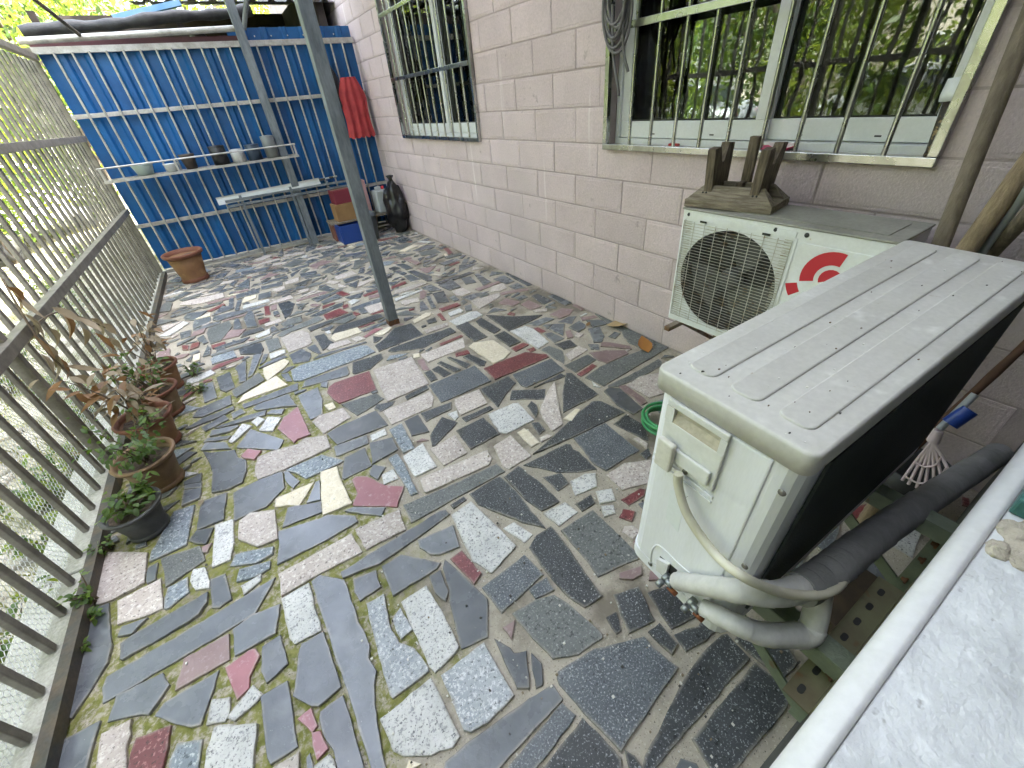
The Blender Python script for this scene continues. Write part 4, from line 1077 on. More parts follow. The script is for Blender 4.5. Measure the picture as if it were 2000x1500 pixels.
# ---- near unit: end face towards the camera, front (fan) towards the blue fence
ACL, ACD, ACH = .915, .256, .54
ac1 = empty('air_conditioner', (.5115, .379, 1.113), (R(1.698), R(-.672), R(-.657)), 'large dusty white outdoor unit with grooved lid bracketed to the side wing', 'air conditioner')
A1 = Matrix.LocRotScale(ac1.location, ac1.rotation_euler, None); A1i = A1.inverted()
def A(px, py, xl=-.001):
    """pixel -> point of the unit's end face (local)"""
    o_ = A1i @ CO; d_ = A1i.to_3x3() @ ray(px, py); return o_ + d_*((xl-o_.x)/d_.x)
body = MB(); cabinet(ACL, ACD, ACH-.035, body, .36, .25, .205, 0, .034)
body.v = [(x, y, z-ACH) for x, y, z in body.v]
body.build('cabinet', m_white1, ac1)
gz = empty('tmp'); bpy.data.objects.remove(gz)
fs = empty('fan_tmp')
fan_side(ac1, ACL, ACD, ACH, .36, .25-ACH, .205, .12, .60)
bpy.data.objects.remove(fs)
# lid
lb = bmesh.new(); pl = rrect(-.006, ACL+.006, -ACD-.006, .006, .018, 5)
lv = [lb.verts.new((x, y, -.040)) for x, y in pl]; f = lb.faces.new(lv); r_ = bmesh.ops.extrude_face_region(lb, geom=[f])
for v in [e for e in r_['geom'] if isinstance(e, bmesh.types.BMVert)]: v.co.z = 0
lb.normal_update(); ed = [e for e in lb.edges if all(abs(v.co.z) < 1e-5 for v in e.verts)]
bmesh.ops.bevel(lb, geom=ed, offset=.005, segments=2, profile=.6, affect='EDGES')
lid = MB().bm(lb, 0, None, True).build('lid', m_lid, ac1)
for c_ in (-.050, -.128, -.206):
    pb = bmesh.new(); pl = rrect(.035, ACL-.035, c_-.0255, c_+.0255, .016, 5)
    vs_ = [pb.verts.new((x, y, -.002)) for x, y in pl]; f = pb.faces.new(vs_); r_ = bmesh.ops.extrude_face_region(pb, geom=[f])
    for v in [e for e in r_['geom'] if isinstance(e, bmesh.types.BMVert)]: v.co.z = .0034
    ed = [e for e in pb.edges if all(abs(v.co.z-.0034) < 1e-5 for v in e.verts)]
    bmesh.ops.bevel(pb, geom=ed, offset=.0030, segments=2, profile=.5, affect='EDGES')
    MB().bm(pb, 0, None, False).build('lid_rib', m_lid, lid)
# paint chips and droppings on the lid
ch = MB()
for k in range(46):
    x, y_ = random.uniform(.01, ACL-.02), random.uniform(-ACD+.01, -.01); s_ = random.uniform(.001, .0035)
    s_ *= .6
    if k < 14: x, y_ = random.uniform(.005, .12), random.uniform(-ACD+.01, -.01)
    inrib = min(abs(y_+c) for c in (.05, .128, .206)) < .025 and .035 < x < ACL-.035
    z = .0035 if inrib else .0001
    a0 = random.random()*6; k_ = 6
    ch.prism([(x+s_*random.uniform(.5,1.3)*math.cos(a0+j*6.283/k_)*1.6, y_+s_*random.uniform(.5,1.2)*math.sin(a0+j*6.283/k_)) for j in range(k_)], z, z+.0009, k % 3)
tag(ch.build('flaked_paint_and_droppings', [mat('dropping_white', (.75,.74,.70), .8), mat('dirt_brown', (.13,.085,.05), .9), mat('dirt_dark', (.05,.045,.04), .9)], lid), kind='stuff')
# end panel, back column, coil
ep = MB(); fz0 = -.046
ep.box(-.004, .002, -ACD+.040, -.030, -ACH+.012, fz0, bev=.003).build('side_panel', m_white1, ac1)
MB().box(.062, ACL-.06, -ACD-.006, -ACD-.001, -ACH+.04, -.05).build('rear_coil', m_coil, ac1)
MB().prism(rrect(-.003, ACL+.003, -ACD-.003, .003, .036, 5), -ACH-.022, -ACH+.010).build('base_pan', m_white1, ac1)
# terminal cover plate with hand hold, cable gland
def face_poly(pts, x0, x1, mb, bevel=None):
    P = [A(*q) for q in pts]; n = len(P); V = [(x0, p.y, p.z) for p in P]+[(x1, p.y, p.z) for p in P]
    mb.add(V, [list(range(n)), list(range(n, 2*n))[::-1]]+[((i+1) % n, i, n+i, n+(i+1) % n) for i in range(n)]); return mb
q0 = [A(*q) for q in ((1314, 772), (1434, 848), (1397, 956), (1293, 880))]
yA, yB = (q0[0].y+q0[3].y)/2, (q0[1].y+q0[2].y)/2; zA, zB = (q0[0].z+q0[1].z)/2, (q0[2].z+q0[3].z)/2
tcv = MB()
u = lambda t: yA+(yB-yA)*t
v_ = lambda t: zA+(zB-zA)*t
hx0, hx1, hz0, hz1 = .14, .90, .10, .33
tcv.box(-.012, -.0045, u(0), u(1), v_(0), v_(hz0), bev=.002).box(-.012, -.0045, u(0), u(1), v_(hz1), v_(1), bev=.002)
tcv.box(-.012, -.0045, u(0), u(hx0), v_(hz0), v_(hz1)).box(-.012, -.0045, u(hx1), u(1), v_(hz0), v_(hz1))
cover = tcv.build('terminal_cover', mat('white_plastic', (.70,.705,.70), .5, col2=(.64,.64,.62), nscale=12, fine=.1), ac1)
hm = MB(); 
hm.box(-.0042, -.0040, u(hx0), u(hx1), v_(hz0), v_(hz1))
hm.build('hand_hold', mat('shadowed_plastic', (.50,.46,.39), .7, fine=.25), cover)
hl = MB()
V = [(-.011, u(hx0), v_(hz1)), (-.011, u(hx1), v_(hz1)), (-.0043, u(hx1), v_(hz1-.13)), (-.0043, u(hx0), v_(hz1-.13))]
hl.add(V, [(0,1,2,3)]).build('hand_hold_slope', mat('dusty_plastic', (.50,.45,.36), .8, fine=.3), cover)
MB().box(-.019, -.0125, u(.08), u(.93), v_(.66), v_(.90), bev=.003).build('cover_step', mat('white_plastic'), cover)
MB().box(-.032, -.0195, u(.06), u(.36), v_(.56), v_(1.06), bev=.004).build('cable_gland', mat('cream_plastic', (.66,.64,.58), .5, fine=.15), cover)
for k, dv in enumerate((1.10, 1.20)): MB().box(-.0075, -.0042, u(-.12), u(1.02), v_(dv), v_(dv+.045), bev=.0012).build('panel_ridge', m_white1, ac1)
def screw(root, p, r=.006):
    M_ = Matrix.Translation(p) @ Matrix.Rotation(R(-90), 4, 'Y')
    MB().lathe([(r, 0), (r*.9, .0022), (r*.3, .003), (0, .0022)], n=10, M=M_).build('screw', m_screw, root)
for q in ((1530, 960), (1457, 1104), (1346, 916), (1272, 1100)): pp = A(*q); screw(ac1, (-.0125 if q[0] == 1346 else -.004, pp.y, pp.z))
lp = MB(); face_poly(((1312, 955), (1345, 962), (1326, 1038), (1302, 1010)), -.0046, -.0041, lp); lp.build('paper_label', mat('label_paper', (.72,.75,.78), .6, fine=.06), ac1)
mk = MB(); c_ = A(1337, 963); rr_ = .0032
mk.tube([(-.0049, c_.y+rr_*math.cos(t*.7), c_.z+rr_*1.3*math.sin(t*.7)) for t in range(10)], .0004, 5)
mk.tube([(-.0049, c_.y-.003, c_.z-.004), (-.0049, c_.y-.005, c_.z-.006), (-.0049, c_.y-.010, c_.z+.003)], .0004, 5)
mk.build('handwritten_mark', mat('blue_ink', (.03,.035,.09), .7), ac1)
# valve recess, plate and service valves
rim = smooth_path([A(*q) for q in ((1272, 1098), (1276, 1072), (1290, 1064), (1320, 1092), (1352, 1120))], 5)
MB().tube([(-.0045, p.y, p.z) for p in rim], .0022, 6).build('recess_rim', m_white1, ac1)
rp = MB(); face_poly(((1291, 1084), (1325, 1112), (1310, 1138), (1285, 1112)), -.0045, -.0038, rp); rp.build('valve_recess', mat('recess_dark', (.03,.03,.03), .8), ac1)
vp = MB(); face_poly(((1290, 1086), (1312, 1098), (1306, 1122), (1288, 1108)), -.013, -.0048, vp); vp.build('valve_plate', mat('white_plastic'), ac1)
m_brass = mat('dull_valve_metal', (.38,.40,.40), .45, metal=.7, col2=(.30,.33,.33), nscale=20, fine=.3)
m_copper = mat('tarnished_copper', (.22,.07,.03), .5, metal=.6, col2=(.30,.12,.06), nscale=30)
for px, py in ((1300, 1130), (1350, 1178)):
    c_ = A(px, py, -.022)
    vb = MB()
    hexa = lambda r, l, c0, ax: vb.lathe([(0,0),(r*.7,0),(r*.7,l*.62),(0,l*.62)], n=6, M=Matrix.Translation(c0) @ ax)
    AX = Matrix.Rotation(R(-90), 4, 'Y'); AYm = Matrix.Rotation(R(90), 4, 'X'); AZ = Matrix.Identity(4)
    hexa(.013, .030, (c_.x+.012, c_.y, c_.z), AX); hexa(.011, .022, (c_.x-.012, c_.y, c_.z), AX @ Matrix.Identity(4))
    hexa(.012, .026, (c_.x-.002, c_.y-.004, c_.z), AYm); hexa(.008, .035, (c_.x+.002, c_.y, c_.z-.012), AZ)
    vb.lathe([(0,0),(.006,0),(.006,.022),(0,.022)], n=12, M=Matrix.Translation((c_.x-.002, c_.y-.012, c_.z-.014)) @ AYm, mi=1)
    vb.build('service_valve', [m_brass, m_copper], ac1)
# brackets (painted green steel angle) fixed to the wing wall
m_brk = mat('green_bracket', (.17,.20,.15), .7, col2=(.10,.125,.09), nscale=10, speck=[((.16,.06,.03), 12., .64, .74)], bump=.3, bscale=60)
ZB = .545
for bx_ in (.68, 1.20):
    br = MB()
    br.beam((bx_, WY+.002, ZB-.002), (bx_, .40, ZB-.002), .045, .005)
    br.beam((bx_-.021, WY+.002, ZB-.025), (bx_-.021, .40, ZB-.025), .005, .045)
    br.beam((bx_, WY+.006, ZB-.026), (bx_, WY+.006, .22), .045, .006, up=(1,0,0))
    br.beam((bx_+.004, WY+.012, .25), (bx_+.004, .32, ZB-.03), .006, .035)
    b_ = br.build('wall_bracket', m_brk)
    for k, zz in enumerate((.47, .40, .30)): MB().lathe([(0,.014),(.007,.014),(.009,.006),(.013,.005),(.013,0)], n=10, M=Matrix.Translation((bx_, WY+.0095, zz)) @ Matrix.Rotation(R(-90), 4, 'X')).build('bolt', mat('rust'), b_)
    for yy in (.16, .36): MB().lathe([(0,.024),(.016,.024),(.020,.0),(0,0)], n=14).build('rubber_foot', m_blackp, b_, (bx_, yy, ZB+.0008))
    tag(b_, 'green steel angle bracket under the %s of the large outdoor unit' % ('valve end' if bx_ < 1 else 'house wall end'), 'bracket')
# slotted angle lying along the wing wall
sa = MB().beam((.58, WY+.03, .46), (1.00, WY+.03, .46), .055, .005).beam((.58, WY+.004, .485), (1.0, WY+.004, .485), .005, .055, up=(0,0,1))
sab = sa.build('slotted_angle', mat('olive_angle', (.18,.18,.10), .75, col2=(.12,.10,.06), nscale=8, speck=[((.18,.07,.03), 10., .62, .72)]))
tag(sab, 'olive slotted steel angle fixed along the side wing under the pipes', 'steel angle')
for k in range(7): MB().prism(rrect(-.011, .011, -.006, .006, .0058, 3), 0, .0012).build('slot', m_seal, sab, (.61+k*.058, WY+.036, .4628))

# ---- pipes and cable of the near unit
m_wrap = mat('wrapped_tape', (.60,.59,.57), .6, col2=(.49,.48,.46), nscale=9, fine=.12, bump=.25, bscale=25)
m_wrapd = mat('grey_foam_tape', (.24,.24,.24), .7, col2=(.18,.18,.18), nscale=9, fine=.15, bump=.3, bscale=30)
def wrapped(mb, path, r, turns, mi=0):
    """spiral wrapped tape: radius steps"""
    P = smooth_path(path, 26); n = len(P)
    mb.tube(P, [ (r[0]+(r[1]-r[0])*i/(n-1))*(1+.06*(((i/(n-1))*turns) % 1)) for i in range(n)], 18, mi)
V1 = onx(1322, 1135, .490)
p1 = MB(); wrapped(p1, [V1, onx(1390, 1146, .488), onx(1450, 1155, .498), gnd(1530, 1158, .745), gnd(1600, 1130, .70)], (.018, .024), 6)
tag(p1.build('insulated_pipe', m_wrap), 'grey tape wrapped refrigerant pipe running from the upper valve into the thick bundle', 'pipe')
p2 = MB(); V2 = onx(1372, 1186, .488)
wrapped(p2, [V2, onx(1430, 1215, .500), gnd(1490, 1238, .637), gnd(1560, 1240, .605)], (.017, .023), 4)
wrapped(p2, [gnd(1548, 1242, .605), gnd(1580, 1236, .605), gnd(1592, 1205, .63), gnd(1600, 1150, .68)], (.0235, .022), 2)
tag(p2.build('insulated_pipe', m_wrap), 'grey tape wrapped pipe with a sharp elbow below the bundle, from the lower valve', 'pipe')
p3 = MB(); wrapped(p3, [gnd(1562, 1152, .722), gnd(1600, 1130, .70), gnd(1640, 1100, .68), gnd(1685, 1064, .63), gnd(1760, 1010, .55), gnd(1850, 950, .45), gnd(1950, 885, .33)], (.031, .036), 12)
tag(p3.build('pipe_bundle', m_wrapd), 'thick dark grey foam wrapped pipe bundle running along the side wing', 'pipe')
G0 = A1 @ A(1325, 925, -.027)
cbp = [G0, A1 @ A(1326, 955, -.028), A1 @ A(1345, 1010, -.03), A1 @ A(1395, 1080, -.032), A1 @ A(1450, 1125, -.04), gnd(1520, 1155, .785), gnd(1590, 1163, .74), gnd(1632, 1150, .715), gnd(1655, 1122, .685)]
tag(MB().tube(smooth_path(cbp, 8), .0085, 12).build('power_cable', mat('cream_cable', (.60,.575,.47), .5, col2=(.50,.47,.36), nscale=14)), 'cream power cable hanging from the terminal cover of the large unit', 'cable')

# ---- far unit on the house wall
FL, FD, FH = .82, .28, .55
ac2 = empty('air_conditioner', (1.728, 1.286, .465), (0, 0, R(-90)+HROT), 'rusty white outdoor unit with fan grille and red emblem on the house wall', 'air conditioner')
# local: x along length (towards the camera), y outward... front faces -X of the world
ac2.rotation_euler = (0, 0, R(-90)+HROT)
# local +x -> world -y ; local +y -> world +x ; so mirror the builder: front is at local y=0 facing -y
b2_ = MB(); cabinet(FL, FD, FH, b2_, .265, .268, .228)
b2_.v = [(x, -y, z) for x, y, z in b2_.v]; b2_.f = [f[::-1] for f in b2_.f]
b2_.build('cabinet', m_white2, ac2)
MB().box(-.003, FL+.003, -.003, FD+.003, FH+.0005, FH+.010, bev=.004).box(.05, FL-.05, .05, FD-.05, FH+.0102, FH+.013).build('lid', mat('grimy_lid', (.34,.33,.29), .7, col2=(.26,.25,.22), nscale=4, fine=.2), ac2)
tmp = empty('holder'); before = set(bpy.data.objects)
fan_side(ac2, FL, FD, FH, .265, .268, .226, .02, .505)
for o in set(bpy.data.objects)-before:
    me = o.data
    for v in me.vertices: v.co.y = -v.co.y
    me.flip_normals()
bpy.data.objects.remove(tmp)
MB().box(.015, .51, -.0038, -.0015, .015, .035).box(.015, .51, -.0038, -.0015, FH-.035, FH-.012).box(.012, .024, -.0038, -.0015, .036, FH-.036).box(.505, .52, -.0038, -.0015, .036, FH-.036).build('guard_frame', m_white2, ac2)
wv = MB()
for k in range(46):
    z = .04+k*.0103
    for u0, u1 in ((.026, .06), (.475, .503)): wv.beam((u0, -.003, z), (u1, -.003, z), .0022)
wv.build('guard_louvre', m_rustw, ac2)
FP = MB().box(.53, FL-.012, -.006, -.0008, .02, FH-.045, bev=.004).build('front_panel', m_white2, ac2)
for u_, z_ in ((.035, FH-.018), (.43, FH-.018), (.545, FH-.018)): MB().lathe([(0,.003),(.007,.003),(.009,0)], n=12, M=Matrix.Translation((u_, -.001, z_)) @ Matrix.Rotation(R(90), 4, 'X')).build('screw', m_blackp, ac2)
for u_, z_ in ((.10, FH-.042), (.385, FH-.044)): MB().box(u_, u_+.032, -.0062, -.0039, z_, z_+.008).build('vent_slot', m_seal, ac2)
# red emblem: arc, core and tail
def sector(mb, cu, cz, r0, r1, a0, a1, n=14):
    P = [(cu+r1*math.cos(R(a0+(a1-a0)*k/n)), cz+r1*math.sin(R(a0+(a1-a0)*k/n))) for k in range(n+1)]+[(cu+r0*math.cos(R(a1-(a1-a0)*k/n)), cz+r0*math.sin(R(a1-(a1-a0)*k/n))) for k in range(n+1)]
    V = [(x, -.0062, z) for x, z in P]+[(x, -.0070, z) for x, z in P]; m_ = len(P)
    for i in range(n): mb.add([V[j] for j in (i, i+1, 2*n-i, 2*n+1-i)]+[V[j+m_] for j in (i, i+1, 2*n-i, 2*n+1-i)], [(4,5,6,7),(0,1,5,4),(1,2,6,5),(2,3,7,6),(3,0,4,7)])
em = MB(); cu, cz = .672, .392
sector(em, cu, cz, .056, .104, 76, 196); sector(em, cu, cz, .0, .040, 20, 205, 10); sector(em, cu, cz, .112, .155, 199, 218, 4)
em.build('red_emblem', m_red, FP)
for u_ in (.07, .72):
    fb_ = MB().beam((u_, -.09, -.012), (u_, FD+.13, -.012), .03, .022).beam((u_, FD+.120, -.024), (u_, FD+.120, -.30), .03, .022, up=(1,0,0)).beam((u_, .05, -.028), (u_, FD+.11, -.26), .012, .02)
    o = fb_.build('wall_bracket', mat('rusty_bracket', (.24,.20,.15), .8, col2=(.15,.07,.03), nscale=16, bump=.4)); o.matrix_world = Matrix.LocRotScale(ac2.location, ac2.rotation_euler, None)
    tag(o, 'rusty bracket under the %s of the wall mounted unit' % ('fan end' if u_ < .3 else 'panel end'), 'bracket')

# ---- weathered wooden stand on the far unit
m_wood = mat('weathered_wood', (.22,.175,.125), .85, col2=(.10,.075,.052), nscale=7, detail=10, mixlo=.38, mixhi=.62, stretch=(14,14,1.6), fine=.3, bump=.7, bscale=18)
m_woodh = mat('weathered_wood_flat', (.34,.29,.225), .85, col2=(.17,.135,.10), nscale=7, detail=10, mixlo=.38, mixhi=.62, stretch=(14,1.6,14), fine=.3, bump=.7, bscale=18)
SZT = .465+FH+.0135
st = empty('wooden_stand', (1.862, 1.125, SZT), (0, 0, R(11)), 'weathered wooden stand with two notched uprights on the wall mounted unit', 'stand')
MB().box(-.10, .10, -.185, .185, .0, .032, bev=.003).build('base', m_woodh, st)
for sx in (-1, 1):
    t_ = MB(); x0 = sx*.098; x1 = sx*.062
    V = [(x0,-.178,.0325),(x0,.178,.0325),(x1,.125,.085),(x1,-.125,.085),(x1-sx*.02,-.178,.0325),(x1-sx*.02,.178,.0325),(x1-sx*.02,.125,.085),(x1-sx*.02,-.125,.085)]
    t_.add(V, ((0,1,2,3),(4,7,6,5),(0,4,5,1),(3,2,6,7),(0,3,7,4),(1,5,6,2)) if sx < 0 else ((0,3,2,1),(4,5,6,7),(0,1,5,4),(3,7,6,2),(0,4,7,3),(1,2,6,5)))
    t_.build('side_trim', m_woodh, st)
    for yy in (-.11, -.095, .10, .115): MB().lathe([(.004,0),(.004,.002),(0,.002)], n=8, M=Matrix.Translation((sx*.080, yy, .060)) @ Matrix.Rotation(R(sx*55), 4, 'Y')).build('nail', m_seal, st)
for yy, lean in ((.095, 3), (-.095, -3)):
    pr = [(-.075,.033),(.075,.033),(.098,.235),(.045,.240),(.012,.172),(-.008,.168),(-.030,.232),(-.084,.228)]
    n = len(pr); V = [(x, yy-.017+math.tan(R(lean))*(z-.03), z) for x, z in pr]+[(x, yy+.017+math.tan(R(lean))*(z-.03), z) for x, z in pr]
    MB().add(V, [(0,1,2,3,4,5), (0,5,6,7), (n+5,n+4,n+3,n+2,n+1,n), (n+7,n+6,n+5,n)]+[((i+1) % n, i, n+i, n+(i+1) % n) for i in range(n)]).build('upright', m_wood, st)
MB().box(.062, .092, -.02, .018, .033, .258, bev=.002).build('back_post', m_wood, st)
MB().box(.0, .06, -.012, .012, .033, .09).build('centre_block', m_wood, st)
# =====================================================================================================================
# THINGS ON THE TERRACE
# =====================================================================================================================
def hw(px, py, off=0.):
    """pixel -> point on the house wall plane, off metres in front of it"""
    d = ray(px, py); t = (HA-off)/(d.x-HB*d.y); return CO+d*t
# cable coil hanging at the window
m_cab = mat('grey_cable', (.105,.10,.105), .5, col2=(.15,.14,.145), nscale=10)
cc = MB(); top = Vector((HA+HB*2.1-.075, 2.10, 2.06))
for k in range(7):
    w_, h_ = .085+.012*math.sin(k*2.1), .36+.035*math.sin(k*1.7+1)-.03*(k % 3); x = top.x-.012*k*.55
    P = []
    for i in range(29):
        a = i/28*2*math.pi; P.append((x+.012*math.sin(a+k), top.y-.01+w_*math.sin(a)+.015*math.sin(k), top.z-h_/2+h_/2*math.cos(a)-.012*k % .05))
    cc.tube(P, .0075, 8, cap=False)
cc.tube(smooth_path([(top.x-.02, top.y+.02, 1.85), (top.x-.02, top.y+.0, 1.65), (top.x-.015, top.y-.045, 1.50), (top.x-.01, top.y-.05, 1.455)], 6), .0075, 8)
cc.tube(smooth_path([(top.x-.02, top.y-.06, 1.85), (top.x-.02, top.y-.075, 1.66), (top.x-.01, top.y-.11, 1.56)], 6), .0075, 8)
cc.tube([(top.x-.05, top.y, top.z-.02), (top.x+.05, top.y, top.z)], .007, 8)
tag(cc.build('cable_coil', m_cab), 'coil of thick grey cable hung on the grille of the mirrored window', 'cable')
# things on the window sill between glass and grille
m_mott = mat('mottled_black_gold', (.035,.03,.022), .5, speck=[((.28,.20,.09), 45., .54, .62)])
q = hw(1828, 292, -.045); v_j = empty('mottled_post', (q.x, q.y, 1.2025), (R(-4),0,0), 'black and gold mottled cylinder with white cap on the window sill', 'ornament')
MB().lathe([(0,0),(.030,0),(.026,.02),(.026,.17),(.0,.17)], n=20).build('column', m_mott, v_j)
MB().lathe([(.0,.1702),(.038,.1702),(.040,.19),(.034,.235),(.0,.238)], n=20).build('cap', m_pvc, v_j)
q = hw(1515, 289, -.035); d_ = MB().lathe([(0,0),(.05,0),(.075,.016),(.072,.017),(.048,.004),(0,.004)], n=24)
tag(d_.build('dish', mat('pink_plastic', (.55,.04,.14), .4), None, (q.x, q.y, 1.2025)), 'small pink plastic dish on the sill of the mirrored window', 'dish')
q = hw(1316, 279, -.035); s_ = MB().box(-.012, .012, -.035, .03, 0, .014, bev=.005)
tag(s_.build('soap', mat('red_soap', (.42,.03,.03), .5), None, (q.x, q.y, 1.2025)), 'little red block on the window sill under the cable coil', 'block')

# poles in the corner between house and wing
m_pole = mat('grey_wood_pole', (.24,.195,.15), .85, col2=(.15,.12,.09), nscale=6, detail=9, stretch=(9,9,1.2), fine=.25, bump=.5, bscale=30)
m_bark = mat('pale_wood_pole', (.33,.25,.16), .85, col2=(.20,.145,.09), nscale=7, detail=9, stretch=(9,9,1.6), fine=.25, bump=.6, bscale=25)
m_ppipe = mat('grey_plastic_pipe', (.33,.35,.35), .45, col2=(.28,.30,.30), nscale=7)
def pole(name, a, b, r0, r1, m, label, cat, wob=.006):
    a, b = Vector(a), Vector(b); P = []
    for i in range(13):
        t = i/12; P.append(a.lerp(b, t)+Vector((wob*math.sin(t*5+r0*90), wob*math.cos(t*4+r0*50), 0)))
    o = MB().tube([p-a for p in P], [r0+(r1-r0)*i/12+.0012*math.sin(i*2.3) for i in range(13)], 12).build(name, m, None, a)
    return tag(o, label, cat)
def through(p_low, p_up, X_up, xfoot, ztop):
    """pole seen through two pixels: top end at depth X_up, foot where the pixel line, carried on, meets the paving at x = xfoot"""
    U = onx(*p_up, X_up); best = None
    for i in range(0, 400):
        s_ = i*.01; q = (p_low[0]+s_*(p_low[0]-p_up[0]), p_low[1]+s_*(p_low[1]-p_up[1])); g_ = gnd(*q)
        if g_.y > -.02 and (best is None or abs(g_.x-xfoot) < abs(best.x-xfoot)): best = g_
    d = (U-best)/U.z; return best+d*.003, best+d*ztop
a, b = through((1838, 470), (1988, 90), 2.06, 1.72, 1.95)
pole('wooden_pole', a, b, .023, .025, m_pole, 'dark grey wooden pole leaning on the house wall beside the wall mounted unit', 'pole', .003)
a, b = through((1893, 478), (1990, 345), 1.95, 1.70, 1.6)
pole('wooden_pole', a, b, .030, .026, m_bark, 'thick pale barkless pole leaning in the corner behind the large unit', 'pole', .003)
a, b = through((1930, 470), (2000, 372), 1.95, 1.66, 1.5)
pole('plastic_pipe', a, b, .017, .017, m_ppipe, 'grey plastic pipe standing between the wooden poles', 'pipe', .0)
a, b = through((1945, 485), (2000, 425), 1.92, 1.62, 1.4)
pole('wooden_pole', a, b, .020, .018, m_pole, 'thin brown pole leaning lowest in the corner, next to the grey pipe', 'pole', .003)
pole('wooden_pole', gnd(1680, 1028), onx(1722, 965, 1.62), .021, .022, m_bark, 'short pale pole stub with blunt foot standing on the paving behind the large unit', 'pole', .001)
a, b = through((1850, 815), (1985, 690), 1.98, 1.80, .80)
pole('wooden_stick', a, b, .014, .013, mat('rust_brown_wood', (.12,.055,.03), .8, col2=(.07,.035,.02), nscale=8), 'reddish brown stick leaning close behind the coil of the large unit', 'stick', .0)
# plastic leaf rake head on a pole, blue sleeve
rk = empty('leaf_rake', onx(1835, 838, 1.74), (0,0,0), 'pale pink plastic leaf rake with blue sleeve standing in the dark corner', 'rake')
O = Vector(rk.location)
hd = (onx(1850, 826, 1.76)-O).normalized(); m_pink = mat('pale_pink_plastic', (.60,.50,.52), .5)
MB().tube([Vector((0,0,0)), onx(1905, 770, 1.80)-O], .011, 10).build('handle', m_ppipe, rk)
MB().tube([onx(1855, 828, 1.75)-O, onx(1895, 800, 1.78)-O], .024, 14).build('sleeve', mat('blue_plastic', (.012,.045,.24), .4), rk)
MB().tube([onx(1834, 840, 1.739)-O, onx(1822, 862, 1.735)-O], [.014, .018], 12).build('socket', m_pink, rk)
ends = [(1762, 938), (1774, 946), (1790, 953), (1806, 953), (1824, 950), (1840, 938), (1852, 918)]
for e in ends: MB().tube(smooth_path([onx(1822, 862, 1.735)-O, onx((1822+e[0])/2, (862+e[1])/2-3, 1.73)-O, onx(*e, 1.71)-O], 4), [.005]*9, 6).build('tine', m_pink, rk)
for t in (.55, .9):
    MB().tube([onx(1822+(e[0]-1822)*t, 862+(e[1]-862)*t, 1.735-.025*t-.004)-O for e in ends], .0035, 6).build('cross_tie', m_pink, rk)
# dark bucket and clutter at the foot of the wing
tag(MB().lathe([(0,0),(.09,0),(.11,.20),(.115,.20),(.095,.004),(0,.004)], n=24).build('bucket', m_blackp, None, (1.86, .14, .003)), 'black plastic bucket in the dark corner of house and wing', 'bucket')
bk = MB().box(-.14, .14, -.03, .03, 0, .075, bev=.006)
tag(bk.build('timber_offcut', mat('dark_timber', (.05,.035,.025), .9, col2=(.09,.06,.04), nscale=10), None, (1.22, .045, .003)), 'dark timber offcut lying along the foot of the side wing', 'timber')
# green hose behind the near unit
hz = gnd(1300, 835)
hm_ = MB(); P = []
for i in range(120):
    a = i/119*2*math.pi*3.6; rr = .112+.012*math.sin(a*.37); P.append((rr*math.cos(a), rr*math.sin(a), .012+.018*(i/119*3.6)+.02*max(0, math.sin(a*.5))))
P += [(.16,-.1,.05), (.22,-.14,.02), (.32,-.1,.011)]
hm_.tube(smooth_path(P, 2), .0085, 8)
tag(hm_.build('garden_hose', mat('green_hose', (.03,.20,.07), .35, col2=(.05,.30,.11), nscale=9), None, (hz.x, hz.y, .003)), 'coiled green garden hose on the paving behind the large unit', 'hose')

# terracotta pot
m_terra = mat('terracotta', (.235,.120,.050), .7, col2=(.18,.085,.038), nscale=6, fine=.2, bump=.2, bscale=50, speck=[((.30,.19,.08), 7., .55, .75)])
m_terrad = mat('terracotta_rim', (.175,.065,.032), .7, col2=(.13,.045,.025), nscale=7, fine=.2)
m_earth = mat('potting_soil', (.06,.042,.03), .95, col2=(.11,.085,.06), nscale=30, bump=.9, bscale=80)
def flower_pot(name, loc, r, h, label, mb_=None, mr_=None, cat='flower pot', group=None):
    t = empty(name, loc, (0,0,random.random()), label, cat, group)
    MB().lathe([(0,0),(r*.66,0),(r*.68,h*.06),(r*.63,h*.12),(r*.72,h*.4),(r*.86,h*.86),(r*.82,h*.86),(r*.62,h*.1),(0,h*.1)], n=32).build('body', mb_ or m_terra, t)
    MB().lathe([(r*.865,h*.845),(r*1.0,h*.90),(r*1.03,h*.97),(r*1.0,h),(r*.88,h*.985),(r*.84,h*.86)], n=32).build('rim', mr_ or m_terrad, t)
    MB().lathe([(r*.69,0.0),(r*.705,h*.03),(r*.69,h*.115),(r*.66,h*.13)], n=32).build('foot_ring', mr_ or m_terrad, t)
    bm = bmesh.new(); bmesh.ops.create_circle(bm, cap_ends=True, radius=r*.80, segments=20); bmesh.ops.poke(bm, faces=bm.faces[:])
    for v in bm.verts: v.co.z = h*.80+random.uniform(-.008,.012)
    MB().bm(bm).build('soil', m_earth, t); return t
pt = gnd(383, 541); flower_pot('flower_pot', (-.74, 6.18, .003), .205, .335, 'empty brown terracotta pot on the paving before the blue fence')

